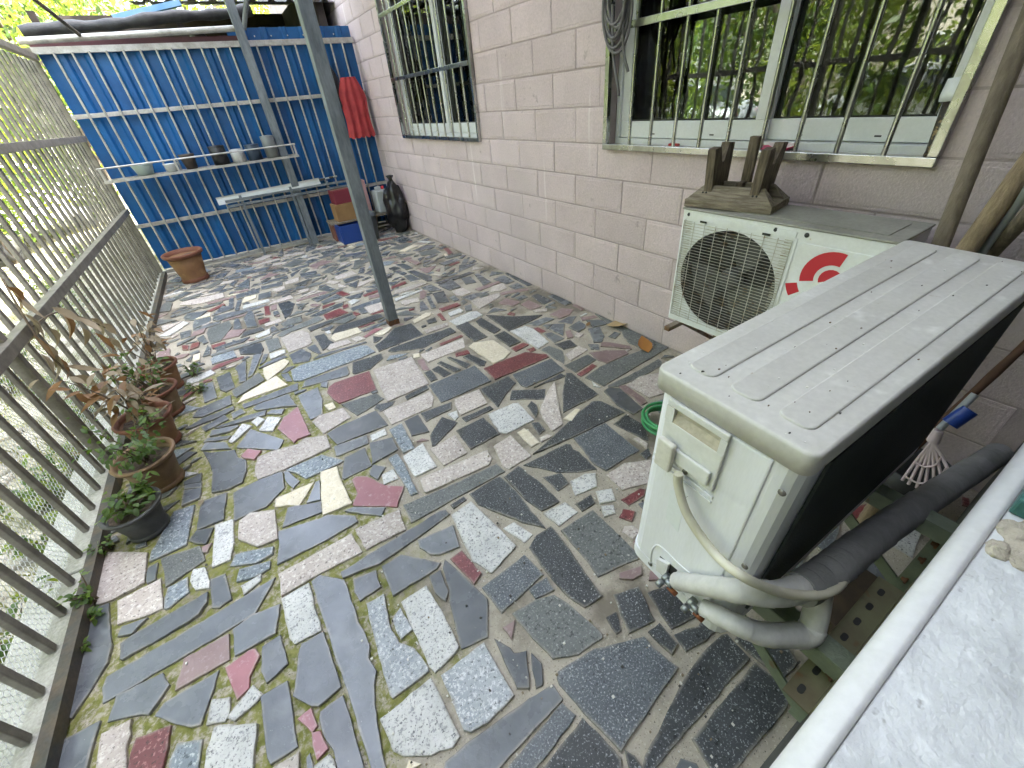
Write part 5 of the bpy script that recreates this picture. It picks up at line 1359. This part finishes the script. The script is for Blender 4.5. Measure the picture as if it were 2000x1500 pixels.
# leaves
def leaf(mb, base, d, up, L, wd, curl=.2, mi=0, fold=.25):
    d = d.normalized(); s = d.cross(up).normalized(); n = s.cross(d)
    mid = []
    for t, w_ in ((0,.05),(.25,.8),(.5,1.),(.75,.65),(1,.03)):
        c = base+d*(L*t)-n*(curl*L*t*t); mid.append((c-s*wd*w_/2+n*fold*wd*w_*.5, c, c+s*wd*w_/2+n*fold*wd*w_*.5))
    V = [p for r in mid for p in r]; Fc = []
    for i in range(4): Fc += [(3*i, 3*i+1, 3*i+4, 3*i+3), (3*i+1, 3*i+2, 3*i+5, 3*i+4)]
    mb.add(V, Fc, mi, True)
def leafmat(name, c1, c2, tr=(.3,.4,.05), w=.35, rough=.5):
    m = mat(name, c1, rough, col2=c2, nscale=4, mixlo=.35, mixhi=.65); N = m.node_tree.nodes; L = m.node_tree.links
    t = N.new('ShaderNodeBsdfTranslucent'); t.inputs[0].default_value = (*tr, 1); mx = N.new('ShaderNodeMixShader'); mx.inputs[0].default_value = w
    o = N['Material Output']; L.new(N['Principled BSDF'].outputs[0], mx.inputs[1]); L.new(t.outputs[0], mx.inputs[2]); L.new(mx.outputs[0], o.inputs[0]); return m
m_lf1 = leafmat('leaf_green', (.055,.105,.022), (.035,.075,.016), (.14,.24,.03))
m_lf2 = leafmat('leaf_bright', (.095,.155,.03), (.06,.11,.02), (.22,.32,.04))
m_dry = leafmat('leaf_dry', (.30,.25,.17), (.20,.16,.10), (.28,.22,.13), .25, .7)
m_brn = leafmat('leaf_brown', (.24,.13,.05), (.15,.08,.03), (.24,.12,.04), .2, .55)
m_stem = mat('stem_brown', (.10,.075,.045), .8)
rv = lambda s=1.: Vector((random.gauss(0, s), random.gauss(0, s), random.gauss(0, s)))
def plant(t, top, r, n, L, wd, mats, spread=1., droop=.3, stems=6, base_z=0., name='foliage'):
    st_ = MB(); fo = MB()
    for k in range(stems):
        a = random.random()*6.28; e = Vector((math.cos(a)*r*random.uniform(.3,1)*spread, math.sin(a)*r*random.uniform(.3,1)*spread, base_z+top*random.uniform(.55,1)))
        P = smooth_path([Vector((random.uniform(-.02,.02), random.uniform(-.02,.02), base_z)), e*.5+Vector((0,0,base_z*.5+top*.12)), e], 4)
        st_.tube(P, [.0045-.003*i/(len(P)-1) for i in range(len(P))], 5)
        for j in range(n//stems):
            p = P[min(len(P)-1, int(random.uniform(.25,1)*len(P)))]+rv(r*.13)
            dd = Vector((p.x, p.y, 0)).normalized()*.6+rv(.5)+Vector((0,0,.3-droop))
            leaf(fo, p, dd, Vector((0,0,1))+rv(.3), L*random.uniform(.6,1.2), wd*random.uniform(.7,1.2), random.uniform(.05,.4), random.randrange(len(mats)))
    st_.build('stem', m_stem, t); o = fo.build(name, mats, t); o['kind'] = 'stuff'; return o
m_plast = mat('dark_grey_pot', (.045,.045,.045), .6, col2=(.07,.07,.065), nscale=10, fine=.2)
m_tanp = mat('tan_glaze', (.20,.12,.06), .45, col2=(.13,.075,.035), nscale=8, fine=.2)
potted = [  # x, y, r, h, label, materials, foliage
 (-.90, 1.98, .115, .16, 'dark grey plastic pot with low green plant beside the bar fence', (m_plast, m_plast), (.13, .12, 120, .045, .026, [m_lf1, m_lf2])),
 (-.86, 2.30, .135, .20, 'tan glazed pot with bushy small leaved plant trailing onto the paving', (m_tanp, m_tanp), (.24, .20, 260, .032, .020, [m_lf1, m_lf2, m_lf1])),
 (-.89, 2.70, .14, .21, 'terracotta pot with withered tan leaves hanging over its rim', (m_terra, m_terrad), (.42, .20, 90, .10, .035, [m_dry, m_dry, m_brn])),
 (-.87, 3.05, .125, .19, 'brown glazed pot with mixed green and dry leaves beside the bar fence', (m_tanp, m_terrad), (.28, .19, 180, .04, .024, [m_lf1, m_lf2, m_dry])),
 (-.88, 3.42, .12, .19, 'small terracotta pot with dead stalks, last before the open paving', (m_terra, m_terrad), (.40, .16, 60, .09, .03, [m_dry, m_brn])),
]
for x, y_, r_, h_, lab, (ma_, mb2_), fo in potted:
    t = flower_pot('potted_plant', (x, y_, .003), r_, h_, lab, ma_, mb2_, 'potted plant', 'pots along the bar fence')
    plant(t, fo[0], fo[1], fo[2], fo[3], fo[4], fo[5], 1.0, .35, 9, h_*.78)
# dried climber hanging on the bars
dv = empty('dead_climber', (FX+.03, 2.95, .0), (0,0,0), 'dead climbing plant with curled tan leaves caught on the bar fence', 'plant')
D0 = Vector(dv.location)
vine = [onx(5, 545, -1.07), onx(30, 590, -1.06), onx(60, 640, -1.05), onx(95, 690, -1.04), onx(135, 730, -1.03), onx(190, 790, -1.0)]
MB().tube([p-D0 for p in smooth_path(vine, 5)], .005, 6).build('stem', m_stem, dv)
vine2 = [onx(60, 640, -1.05), onx(110, 610, -1.05), onx(160, 620, -1.04), onx(205, 640, -1.02)]
MB().tube([p-D0 for p in smooth_path(vine2, 5)], .004, 6).build('stem', m_stem, dv)
for k, (px, py) in enumerate([(12,560),(28,575),(40,610),(62,625),(66,655),(80,668),(78,690),(100,690),(118,700),(128,715),(140,735),(100,600),(120,612),(150,618),(175,622),(195,632),(185,650),(160,640),(205,660),(95,640)]):
    p = onx(px, py, -1.045)-D0; lb_ = MB(); leaf(lb_, Vector((0,0,0)), Vector((random.uniform(-.1,.5), random.uniform(-.6,.6), -1)), Vector((1, random.uniform(-.5,.5), .3)), random.uniform(.10,.16), random.uniform(.04,.065), random.uniform(-.6,.7), 0, random.uniform(.2,.9))
    lb_.build('dried_leaf', m_dry if k % 4 else m_brn, dv, p)
# fallen leaves
m_tanl = leafmat('leaf_tan_fallen', (.52,.39,.22), (.40,.28,.14), (.4,.28,.12), .15, .6); m_orl = leafmat('leaf_orange_fallen', (.46,.21,.045), (.33,.13,.03), (.4,.16,.03), .15, .5)
for (px, py, az, L_, wd_, m_, lab) in ((1184, 636, -52, .20, .11, m_tanl, 'large tan fallen leaf on the paving near the house wall'), (1266, 690, 60, .16, .10, m_orl, 'curled rusty brown fallen leaf near the wall mounted unit'), (1146, 638, 20, .05, .035, m_brn, 'tiny brown fallen leaf among the dark slabs by the house'), (388, 990, 40, .035, .028, m_dry, 'crumpled pale scrap on the slate beside the pots')):
    p = gnd(px, py); lb_ = MB(); leaf(lb_, Vector((0,0,0)), Vector((math.cos(R(az)), math.sin(R(az)), .02)), Vector((0,0,1)), L_, wd_, -.25, 0, .22)
    o = lb_.build('fallen_leaf', m_, None, (p.x, p.y, .006)); tag(o, lab, 'leaf')
# weeds along the kerb
def weed(loc, h, r, n, label):
    t = empty('weed', loc, (0,0,0), label, 'weed', 'weeds at the kerb'); plant(t, h, r, n, .028, .017, [m_lf1, m_lf2], 1., .3, 7); return t
for (px, py, h_, r_, n_) in ((150, 1190, .13, .07, 70), (176, 1090, .08, .05, 45), (135, 1235, .05, .04, 30), (120, 1290, .05, .03, 20)):
    p = gnd(px, py); weed((max(p.x, FX+.055), p.y, -.004), h_, r_, n_, 'small green weed growing between kerb rail and paving')
for (px, py, h_, r_, n_) in ((380, 735, .10, .07, 60), (392, 765, .07, .06, 40)):
    p = gnd(px, py); t = empty('weed', (p.x, p.y, -.004), (0,0,0), 'green weed creeping over the paving beside the pots', 'weed', 'weeds beside the pots'); plant(t, h_, r_, n_, .03, .018, [m_lf1, m_lf2], 1., .3, 7)
# grit and chips lying about
gt = MB()
for k in range(420):
    x, y_ = random.uniform(px0+.08, px1-.1), random.uniform(.05, 6.5)
    if k % 3: x = random.uniform(-.2, 1.4); y_ = abs(random.gauss(.2, .9))
    s_ = random.uniform(.0012, .0035); z = .0036
    gt.box(x-s_, x+s_*random.uniform(.5,1.6), y_-s_, y_+s_*random.uniform(.5,1.6), z-.002, z+s_, random.choice((0,0,1,2)))
tag(gt.build('grit', [mat('grit_white', (.62,.60,.55), .9), mat('grit_brown', (.22,.17,.11), .9), mat('grit_dark', (.06,.055,.05), .9)]), 'loose grit and pale chips scattered over the paving', 'grit', kind='stuff')

# =====================================================================================================================
# SHELF AND STORED THINGS AT THE BLUE FENCE
# =====================================================================================================================
sf = empty('wall_shelf', (-.1, BY-.16, 1.10), (0,0,0), 'narrow pale steel shelf with guard rail on the blue fence', 'shelf')
MB().box(-1.0, 1.0, -.13, -.10, -.012, .012).box(-1.0, 1.0, .09, .12, -.012, .012).build('ledger', m_thin, sf)
for k in range(9): MB().box(-.98+k*.24, -.95+k*.24, -.0995, .0895, -.008, .008).build('slat', m_thin, sf)
MB().tube([(-1.0,-.115,.13),(1.0,-.115,.13)], .009, 8).build('guard_rail', m_thin, sf)
for x in (-.98, -.3, .35, .98): MB().box(x-.01, x+.01, -.126, -.108, .0125, .125).build('stanchion', m_thin, sf)
def bowl(nm, x, r_, h_, m_, lab, cat):
    tag(MB().lathe([(0,0),(r_*.7,0),(r_*.95,h_*.9),(r_*1.03,h_),(r_*.98,h_),(r_*.66,.006),(0,.006)], n=28).build(nm, m_, None, (x, BY-.165, 1.1125)), lab, cat)
bowl('basin', -.72, .105, .105, mat('pale_green_enamel', (.34,.42,.41), .4), 'pale grey green enamel basin on the fence shelf next to the bar fence', 'basin')
bowl('bowl', -.46, .075, .08, mat('white_enamel', (.6,.62,.63), .4), 'small white enamel bowl on the fence shelf', 'bowl')
bowl('bowl', -.27, .08, .15, mat('brown_crock', (.06,.045,.035), .45), 'brown crock standing on the fence shelf', 'bowl')
for x, r_, h_, c_, lab in ((.05, .085, .20, (.012,.012,.013), 'black lidded can on the fence shelf'), (.24, .07, .14, (.5,.5,.49), 'pale grey tin on the fence shelf beside the black can'), (.42, .08, .17, (.03,.05,.08), 'dark blue tin on the fence shelf, next to the tall grey canister'), (.62, .075, .24, (.16,.17,.17), 'tall grey canister on the fence shelf')):
    t = empty('canister', (x, BY-.165, 1.1125), (0,0,0), lab, 'canister'); mm = mat('can_%d' % int(x*100), c_, .4, fine=.15)
    MB().lathe([(0,0),(r_,0),(r_,h_*.9),(r_*.9,h_*.93)], n=22).build('body', mm, t); MB().lathe([(r_*1.03,h_*.90),(r_*1.03,h_*.97),(r_*.3,h_),(0,h_)], n=22).build('lid', mm, t)
# pale corrugated gutter sheet leaning over a rail
gs = MB(); prof = [(0,0),(.03,.0),(.045,.016),(.075,.016),(.09,0)]; n = len(prof)
V = [(x, pz+dz, py) for x in (0, 1.25) for dz in (0, .002) for py, pz in prof]; Fc = []
for i in range(n-1): Fc += [(i, i+1, 2*n+i+1, 2*n+i), (n+i+1, n+i, 3*n+i, 3*n+i+1)]
gs.add(V, Fc)
o = gs.build('metal_strip', mat('pale_sheet', (.52,.54,.53), .5, col2=(.42,.44,.43), nscale=5), None, (-.18, 6.58, .69)); o.rotation_euler = (R(-18), R(-1.5), 0)
tag(o, 'pale corrugated metal strip resting on the low steel rack', 'metal strip')
rk2 = empty('steel_rack', (.2, 6.60, 0), (0,0,0), 'low grey steel rack before the blue fence with loose lengths of pipe', 'rack')
for x in (-.12, .48, .95): MB().box(x-.015, x+.015, -.015, .015, 0, .76).build('leg', m_post, rk2)
for z in (.66, .72): MB().box(-.30, 1.25, -.03, -.016, z-.013, z+.013).build('crossbar', m_post, rk2)
for k in range(4): tag(MB().tube([(0,0,0),(1.3,0,.03)], .012, 8).build('pipe_length', m_ppipe if k % 2 else m_dark, None, (-.15+.06*k, 6.635+.026*k, .748)), 'loose length of pipe lying on the steel rack', 'pipe', 'pipes on the rack')
# stored things in the corner by the house wall
def cloth_hang(name, x, y_, z0, z1, wd, m_, label, cat):
    n, m2 = 16, 14; V = []
    for side in (0, 1):
        for j in range(m2+1):
            t = j/m2; w_ = wd*(.55+.45*min(1, t*3))*(1+.08*math.sin(t*7))
            for i in range(n+1):
                u_ = i/n-.5; f_ = .028*math.sin(i*1.35+t*1.2)*min(1, t*2+.2)
                V.append((x+u_*w_, y_-.012+(f_ if not side else f_+.010)+(.03*(1-4*u_*u_))*(-1 if not side else 1), z1+(z0-z1)*t+.015*math.sin(i*2.0)*t))
    Fc = []; k = (n+1)*(m2+1)
    for j in range(m2):
        for i in range(n):
            a = j*(n+1)+i; Fc += [(a, a+1, a+n+2, a+n+1), (k+a+1, k+a, k+a+n+1, k+a+n+2)]
    for j in range(m2):
        for i in (0, n): a = j*(n+1)+i; b_ = a+n+1; Fc.append((a, b_, k+b_, k+a))
    return tag(MB().add(V, Fc, 0, True).build(name, m_, None), label, cat)
cloth_hang('red_towel', 1.80, BY-.11, 1.20, 1.86, .34, mat('red_cloth', (.42,.045,.05), .75, col2=(.30,.03,.035), nscale=8, bump=.3), 'red towel hanging on the blue fence beside the house wall', 'towel')
cloth_hang('dark_jacket', 1.55, BY-.09, 1.55, 2.0, .26, mat('dark_cloth', (.03,.03,.035), .85), 'dark jacket hanging on the blue fence beside the red towel', 'jacket')
def crate(name, loc, sx, sy, sz, m_, label, cat='crate'):
    t = empty(name, loc, (0,0,random.uniform(-.08,.08)), label, cat)
    MB().box(-sx/2, sx/2, -sy/2, sy/2, 0, .012).build('bottom', m_, t)
    for s in (-1, 1):
        MB().box(s*sx/2-.006, s*sx/2+.006, -sy/2, sy/2, .0122, sz, bev=.003).build('side', m_, t)
        MB().box(-sx/2+.0065, sx/2-.0065, s*sy/2-.006, s*sy/2+.006, .0122, sz, bev=.003).build('end', m_, t)
    return t
m_bcr = mat('blue_crate', (.012,.05,.24), .4, fine=.1)
crate('crate', (1.22, 6.30, .004), .34, .28, .24, m_bcr, 'blue plastic crate on the paving before the blue fence')
def carton(loc, s, m_, label, rz=0):
    t = empty('cardboard_box', loc, (0,0,rz), label, 'box')
    MB().box(-s[0]/2, s[0]/2, -s[1]/2, s[1]/2, 0, s[2], bev=.004).build('body', m_, t)
    MB().box(-s[0]/2, s[0]/2, -.022, .022, s[2]+.0004, s[2]+.0012).build('tape', mat('brown_tape', (.28,.18,.08), .35), t)
m_card = mat('cardboard', (.30,.175,.075), .85, col2=(.24,.135,.055), nscale=5)
carton((1.26, 6.52, .25), (.30, .22, .22), m_card, 'brown cardboard box on the plank shelf above the blue crate', .06)
MB_ = MB().box(-.62, .44, -.17, .17, -.02, 0); pk = MB_.build('plank_shelf', m_woodh, None, (1.62, 6.54, .249)); tag(pk, 'plank shelf on bricks in the corner by the house wall', 'shelf')
for x in (-.56, .36): MB().box(x-.05, x+.05, -.11, .11, -.246, -.0205, bev=.004).build('support', mat('old_brick', (.22,.09,.06), .9, fine=.3), pk)
carton((1.52, 6.53, .25), (.20, .20, .46), mat('pink_carton', (.34,.20,.20), .8), 'tall dull pink carton on the plank shelf', -.05)
carton((1.27, 6.52, .472), (.26, .20, .17), mat('maroon_carton', (.17,.02,.035), .7), 'maroon carton on top of the brown cardboard box', .12)
jc = empty('jerry_can', (1.80, 6.50, .25), (0,0,.2), 'pale grey jerry can with cap on the plank shelf', 'jerry can')
MB().box(-.10, .10, -.08, .08, 0, .30, bev=.02).build('body', mat('grey_white_plastic', (.45,.48,.48), .45, fine=.1), jc)
MB().box(-.06, .03, -.014, .014, .30, .345, bev=.008).build('handle', mat('grey_white_plastic'), jc); MB().lathe([(.022,.30),(.022,.335),(0,.335)], c=(.065,0,0), n=14).build('cap', m_red, jc)
bag = MB(); lump(bag, (0,0,.30), (.15,.16,.34), 4, 4, 1, .34)
bag.lathe([(.05,.60),(.022,.66),(.03,.70),(.055,.74),(.03,.745),(0,.72)], c=(.01,.0,0), n=12)
tag(bag.build('refuse_sack', mat('black_polythene', (.010,.010,.011), .3, bump=.6, bscale=14), None, (1.90, 6.20, .0)), 'full black refuse sack against the house wall', 'sack')
bb = empty('bin', (1.45, 6.16, .004), (0,0,.1), 'small slate grey dustbin beside the black refuse sack', 'bin')
MB().lathe([(0,0),(.10,0),(.125,.30),(.13,.30),(.13,.32),(.12,.32),(.098,.01),(0,.01)], n=24).build('body', mat('slate_plastic', (.10,.12,.135), .5, fine=.15), bb)
MB().lathe([(.135,.3205),(.135,.335),(.08,.36),(0,.365)], n=24).build('lid', mat('slate_plastic'), bb)
# =====================================================================================================================
# OUTSIDE: trees, shrubs, rocks, parked cars, houses across the road
# =====================================================================================================================
GZ = -.22
m_bk = mat('bark', (.13,.105,.08), .95, col2=(.07,.055,.042), nscale=6, stretch=(6,6,1.2), bump=.9, bscale=14)
m_t1 = leafmat('tree_leaf_green', (.075,.125,.018), (.045,.09,.012), (.26,.36,.03), .42)
m_t2 = leafmat('tree_leaf_yellow', (.13,.17,.022), (.085,.13,.016), (.36,.44,.04), .45)
m_t3 = leafmat('tree_leaf_dark', (.04,.075,.014), (.028,.055,.010), (.14,.22,.02), .35)
def make_tree(h, cr, ncl, nl, mats, seed, ls=.16):
    random.seed(seed)
    t = empty('tree')
    tr = MB(); th = h*.42
    P = [Vector((.06*math.sin(k), .06*math.cos(k*1.3), th*k/6)) for k in range(7)]
    tr.tube(P, [.16*h/8*(1-.5*k/6) for k in range(7)], 12)
    cl = []
    for b in range(8):
        a = b*2.4+random.random(); L = cr*random.uniform(.55,1.0); s0 = P[random.randrange(2, 7)]
        e = s0+Vector((math.cos(a)*L, math.sin(a)*L, h*random.uniform(.0,.48)))
        Q = smooth_path([s0, s0.lerp(e, .5)+Vector((0,0,.12*h))+rv(.1), e], 4)
        tr.tube(Q, [.06*h/8*(1-.8*i/(len(Q)-1)) for i in range(len(Q))], 6); cl += [Q[-1], Q[len(Q)//2+1]]
    tr.build('trunk', m_bk, t)
    fo = MB()
    while len(cl) < ncl:
        a = random.random()*6.28; rr = cr*math.sqrt(random.random()); zz = random.random()
        cl.append(Vector((math.cos(a)*rr*(1-.35*zz), math.sin(a)*rr*(1-.35*zz), h*.16+h*.84*zz)))
    V = []; Fc = []; mi = []
    for c in cl:
        cs = random.uniform(.35, .75)*cr*.42; mm = random.randrange(len(mats))
        for k in range(nl):
            p = c+Vector((random.gauss(0,1), random.gauss(0,1), random.gauss(0,.7)))*cs*.6
            d = rv(1); d.z -= .5; d.normalize(); s = d.cross(rv(1)).normalized(); L = ls*random.uniform(.6,1.3); w_ = L*.42
            o = len(V); V += [p, p+d*L*.5+s*w_*.5, p+d*L, p+d*L*.5-s*w_*.5]; Fc.append((o, o+1, o+2, o+3)); mi.append(mm if random.random() < .8 else random.randrange(len(mats)))
    fo.add(V, Fc); fo.m = mi
    cr_ = fo.build('crown', mats, t); cr_['kind'] = 'stuff'
    return t
TA = make_tree(8.5, 3.0, 85, 170, [m_t1, m_t2, m_t2], 3, .17)
TB = make_tree(6.5, 2.4, 70, 160, [m_t2, m_t1, m_t3], 11, .15)
spots = [  # x, y, scale, src, label
 (-5.6, 10.6, 1.0, TA, 'broad yellow green tree at the bend of the verge beyond the bar fence'),
 (-2.6, 15.5, 1.1, TB, 'bright tree standing behind the shed and the blue fence'),
 (-9.5+4.2, 5.2, .85, TB, 'leafy tree on the verge facing the mirrored window'),
 (-5.2, 1.4, .95, TA, 'leafy tree on the verge facing the side wing'),
 (-5.9, 15.8, 1.0, TB, 'slim bright tree on the verge past the bend'),
 (-4.9, 22.0, 1.15, TA, 'large tree far along the verge'),
 (1.4, 20.0, 1.2, TA, 'large tree rising behind the shed roof'),
 (-17.5, 3.0, 1.25, TA, 'large tree across the road facing the side wing'),
 (-18.0, 11.0, 1.3, TA, 'large tree across the road facing the mirrored window'),
 (-16.8, 20.0, 1.2, TB, 'bright tree across the road beside the cream house'),
 (-17.5, 30.0, 1.3, TA, 'large tree across the road far along'),
 (-3.4, 30.0, 1.3, TB, 'bright tree at the far end of the verge'),
 (-4.6, 8.0, .7, TB, 'small bushy tree on the verge before the silver car'),
 (-3.7, 11.0, .75, TB, 'small bushy tree near the white car on the verge'),
 (-5.4, -1.6, .9, TB, 'leafy tree at the corner of the side wing'),
 (-16.5, -3.5, 1.2, TA, 'large tree across the road before the corner'),
]
used = set()
for k, (x, y_, s_, src, lab) in enumerate(spots):
    t = src if src not in used else copy_tree(src); used.add(src)
    t.location = (x, y_, GZ-.05); t.rotation_euler = (0, 0, k*1.9); t.scale = (s_, s_, s_)
    tag(t, lab, 'tree', 'trees outside the fence')
random.seed(21)
# shrubs and ground plants close behind the fence
def shrub(nm, loc, r_, h_, n, L_, mats, label, cat='shrub'):
    t = empty(nm, loc, (0,0,0), label, cat, 'plants outside the fence'); plant(t, h_, r_, n, L_, L_*.5, mats, 1., .2, 10); return t
k = 0
pos = [(-1.42, 1.25), (-1.40, 1.75), (-1.48, 2.45), (-1.45, 3.2), (-1.5, 3.75), (-1.9, 1.2), (-2.0, 1.9), (-2.15, 2.9), (-1.9, 4.5), (-1.45, 4.9), (-1.5, 6.3), (-2.0, 6.4), (-1.62, 1.55), (-1.75, 2.2), (-1.55, 2.85), (-2.0, 3.5), (-1.6, 4.2), (-2.2, 4.8), (-1.7, 5.6), (-2.6, 2.6), (-2.9, 5.9), (-3.2, 3.6), (-3.4, 7.6), (-2.3, 7.4), (-4.0, 9.0), (-2.4, 9.6)]
for x, y_ in pos:
    s_ = random.uniform(.55, 1.15) if x > -2 else random.uniform(1.1, 1.9)
    shrub('shrub', (x, y_, GZ), .20*s_, .26*s_, int(190*s_), .055, [m_lf2, m_lf1, m_t2] if k % 3 else [m_lf2, m_dry, m_t2], 'low leafy plant growing on the bright soil outside the bar fence'); k += 1
m_rock = mat('pale_rock', (.46,.43,.37), .9, col2=(.33,.31,.27), nscale=5, bump=.7, bscale=30, fine=.25)
for k in range(60):
    x, y_ = FX-.3-abs(random.gauss(0, .55)), random.uniform(1.0, 7.5); s_ = random.uniform(.02, .085)
    b_ = MB(); lump(b_, (0,0,0), (s_*1.3, s_, s_*.6), k, 2, 1, .5)
    tag(b_.build('rock', m_rock, None, (x, y_, GZ+s_*.15)), 'pale broken rock on the soil outside the bar fence', 'rock', 'rocks outside the fence')
gr = MB()
V = []; Fc = []
for k in range(14000):
    x = FX-.25-random.random()**1.6*5.5; y_ = random.uniform(-2, 16)
    if mnoise.noise(Vector((x*.9, y_*.9, 1))) < -.12: continue
    h_ = random.uniform(.05, .16); a = random.random()*6.28; dx, dy = math.cos(a)*.005, math.sin(a)*.005; lx, ly = random.gauss(0,.035), random.gauss(0,.035)
    o = len(V); V += [(x-dx, y_-dy, GZ), (x+dx, y_+dy, GZ), (x+lx, y_+ly, GZ+h_)]; Fc.append((o, o+1, o+2))
gr.add(V, Fc)
tag(gr.build('grass', leafmat('grass_blade', (.16,.18,.04), (.22,.20,.08), (.3,.32,.06), .3)), 'sparse yellow green grass on the verge outside', 'grass', kind='stuff')

# cars
def car(loc, rz, paint, label, group=None):
    t = empty('parked_car', loc, (0,0,rz), label, 'car')
    Lc, Wc = 4.3, 1.72
    prof = [(-2.12,.34),(-2.14,.62),(-2.02,.88),(-1.72,.97),(-1.40,1.02),(-.86,1.40),(-.45,1.48),(.35,1.49),(.85,1.38),(1.38,.98),(1.85,.90),(2.08,.76),(2.15,.52),(2.10,.34)]
    n = len(prof); b = bmesh.new(); rows = []
    for y_, sx, tz in ((-Wc/2, .985, 0), (-Wc/2*.97, 1, 0), (0, 1, .02), (Wc/2*.97, 1, 0), (Wc/2, .985, 0)):
        r = []
        for x, z in prof:
            k_ = max(0, (z-.95)/.54); yy = y_*(1-.20*k_); r.append(b.verts.new((x*sx, yy, z+(tz if z > .9 else 0))))
        rows.append(r)
    for a, c in zip(rows[:-1], rows[1:]):
        for i in range(n): b.faces.new((a[i], a[(i+1) % n], c[(i+1) % n], c[i]))
    b.faces.new(rows[0][::-1]); b.faces.new(rows[-1])
    bmesh.ops.recalc_face_normals(b, faces=b.faces[:])
    bmesh.ops.bevel(b, geom=[e for e in b.edges if e.calc_face_angle(0) > .5], offset=.03, segments=2, affect='EDGES')
    MB().bm(b, 0, None, True).build('body', paint, t)
    gl = mat('car_glass', (.02,.025,.03), .06, spec=.8)
    for s in (-1, 1):
        for (x0, x1, x2, x3) in ((-1.22,-.82,-.22,-.22), (-.14,-.14,.52,.98)):
            P = [(x0, 1.03), (x3, 1.03), (x2, 1.40), (x1, 1.40)]
            V = [(x, s*(Wc/2*(1-.20*max(0,(z-.95)/.54))+.006), z) for x, z in P]+[(x, s*(Wc/2*(1-.20*max(0,(z-.95)/.54))-.02), z) for x, z in P]
            MB().add(V, [(0,1,2,3),(7,6,5,4),(0,4,5,1),(1,5,6,2),(2,6,7,3),(3,7,4,0)]).build('side_window', gl, t)
    for (xa, za, xb, zb) in ((-1.385, 1.045, -.875, 1.405), (1.365, 1.005, .865, 1.385)):
        V = []
        for x, z in ((xa, za), (xb, zb)):
            hw_ = Wc/2*(1-.20*max(0,(z-.95)/.54))-.10; V += [(x, -hw_, z+.022), (x, hw_, z+.022)]
        V += [(x, y_, z-.03) for x, y_, z in V]
        MB().add(V, [(0,1,3,2),(4,6,7,5),(0,2,6,4),(1,5,7,3),(0,4,5,1),(2,3,7,6)]).build('windscreen' if xa > 0 else 'rear_window', gl, t)
    for x in (-1.32, 1.32):
        for s in (-1, 1):
            M_ = Matrix.Rotation(R(90), 4, 'X')
            w_ = MB().lathe([(.19,-.09),(.31,-.10),(.32,-.06),(.32,.06),(.31,.10),(.19,.09)], n=24, M=M_).build('wheel', m_blackp, t, (x, s*(Wc/2-.08), .32))
            MB().lathe([(0,-.07),(.19,-.085),(.19,.085),(0,.07)], n=12, M=M_).build('rim', mat('alloy', (.5,.5,.52), .3, metal=.8), w_)
    for s in (-1, 1):
        MB().box(2.02, 2.13, s*.62-.16, s*.62+.16, .64, .76, bev=.02).build('headlight', mat('lamp_glass', (.7,.72,.74), .1), t)
        MB().box(-2.13, -2.02, s*.64-.13, s*.64+.13, .70, .88, bev=.02).build('tail_light', mat('tail_red', (.35,.01,.01), .2), t)
        MB().box(.78, .92, s*(Wc/2+.02)-.07, s*(Wc/2+.02)+.07, 1.0, 1.1, bev=.02).build('mirror', paint, t)
    return t
m_cw = mat('white_car_paint', (.72,.73,.74), .2, spec=.6); m_cs = mat('silver_car_paint', (.42,.44,.46), .25, metal=.4); m_cr = mat('grey_blue_car_paint', (.20,.24,.28), .25, metal=.3)
car((-8.4, 3.9, GZ+.012), R(90), m_cw, 'white car parked on the road facing the mirrored window')
car((-8.5, 9.6, GZ+.012), R(90), m_cs, 'silver car parked on the road behind the white car')
car((-8.4, 16.5, GZ+.012), R(90), m_cr, 'grey blue car parked on the road, last of the row')
car((-4.1, 12.6, GZ+.005), R(75), m_cw, 'white car pulled up on the verge outside the fence corner')
# houses across the road
def far_house(loc, sx, sy, h, wall_c, roof_c, label):
    t = empty('far_house', loc, (0,0,0), label, 'house'); mw = mat('wall_'+label[:9], wall_c, .9, fine=.12)
    MB().box(-sx/2, sx/2, -sy/2, sy/2, 0, h).build('wall', mw, t)
    V = [(-sx/2-.4,-sy/2-.4,h+.002),(sx/2+.4,-sy/2-.4,h+.002),(sx/2+.4,sy/2+.4,h+.002),(-sx/2-.4,sy/2+.4,h+.002),(0,-sy/2+.8,h+2),(0,sy/2-.8,h+2)]
    MB().add(V, [(0,1,4),(1,2,5,4),(2,3,5),(3,0,4,5),(3,2,1,0)]).build('roof', mat('roof_'+label[:9], roof_c, .85, fine=.3), t)
    for fl in range(int(h//2.9)):
        for k in range(int(sy//3)):
            y_ = -sy/2+1.5+k*3; z = 1.0+fl*2.9
            w_ = MB().box(sx/2-.05, sx/2+.04, y_-.65, y_+.65, z, z+1.3).build('window', m_pvc, t)
            MB().box(sx/2+.041, sx/2+.05, y_-.57, y_-.03, z+.08, z+1.22).build('pane', mat('car_glass'), w_); MB().box(sx/2+.041, sx/2+.05, y_+.03, y_+.57, z+.08, z+1.22).build('pane', mat('car_glass'), w_)
far_house((-26, 8, GZ), 8, 16, 5.9, (.52,.48,.40), (.20,.07,.05), 'cream two storey house across the road')
far_house((-26, 30, GZ), 8, 18, 5.9, (.45,.45,.43), (.12,.12,.13), 'grey two storey house across the road, far end')
far_house((-8, 52, GZ), 16, 9, 8.8, (.50,.47,.42), (.16,.07,.05), 'tall pale house at the end of the road')
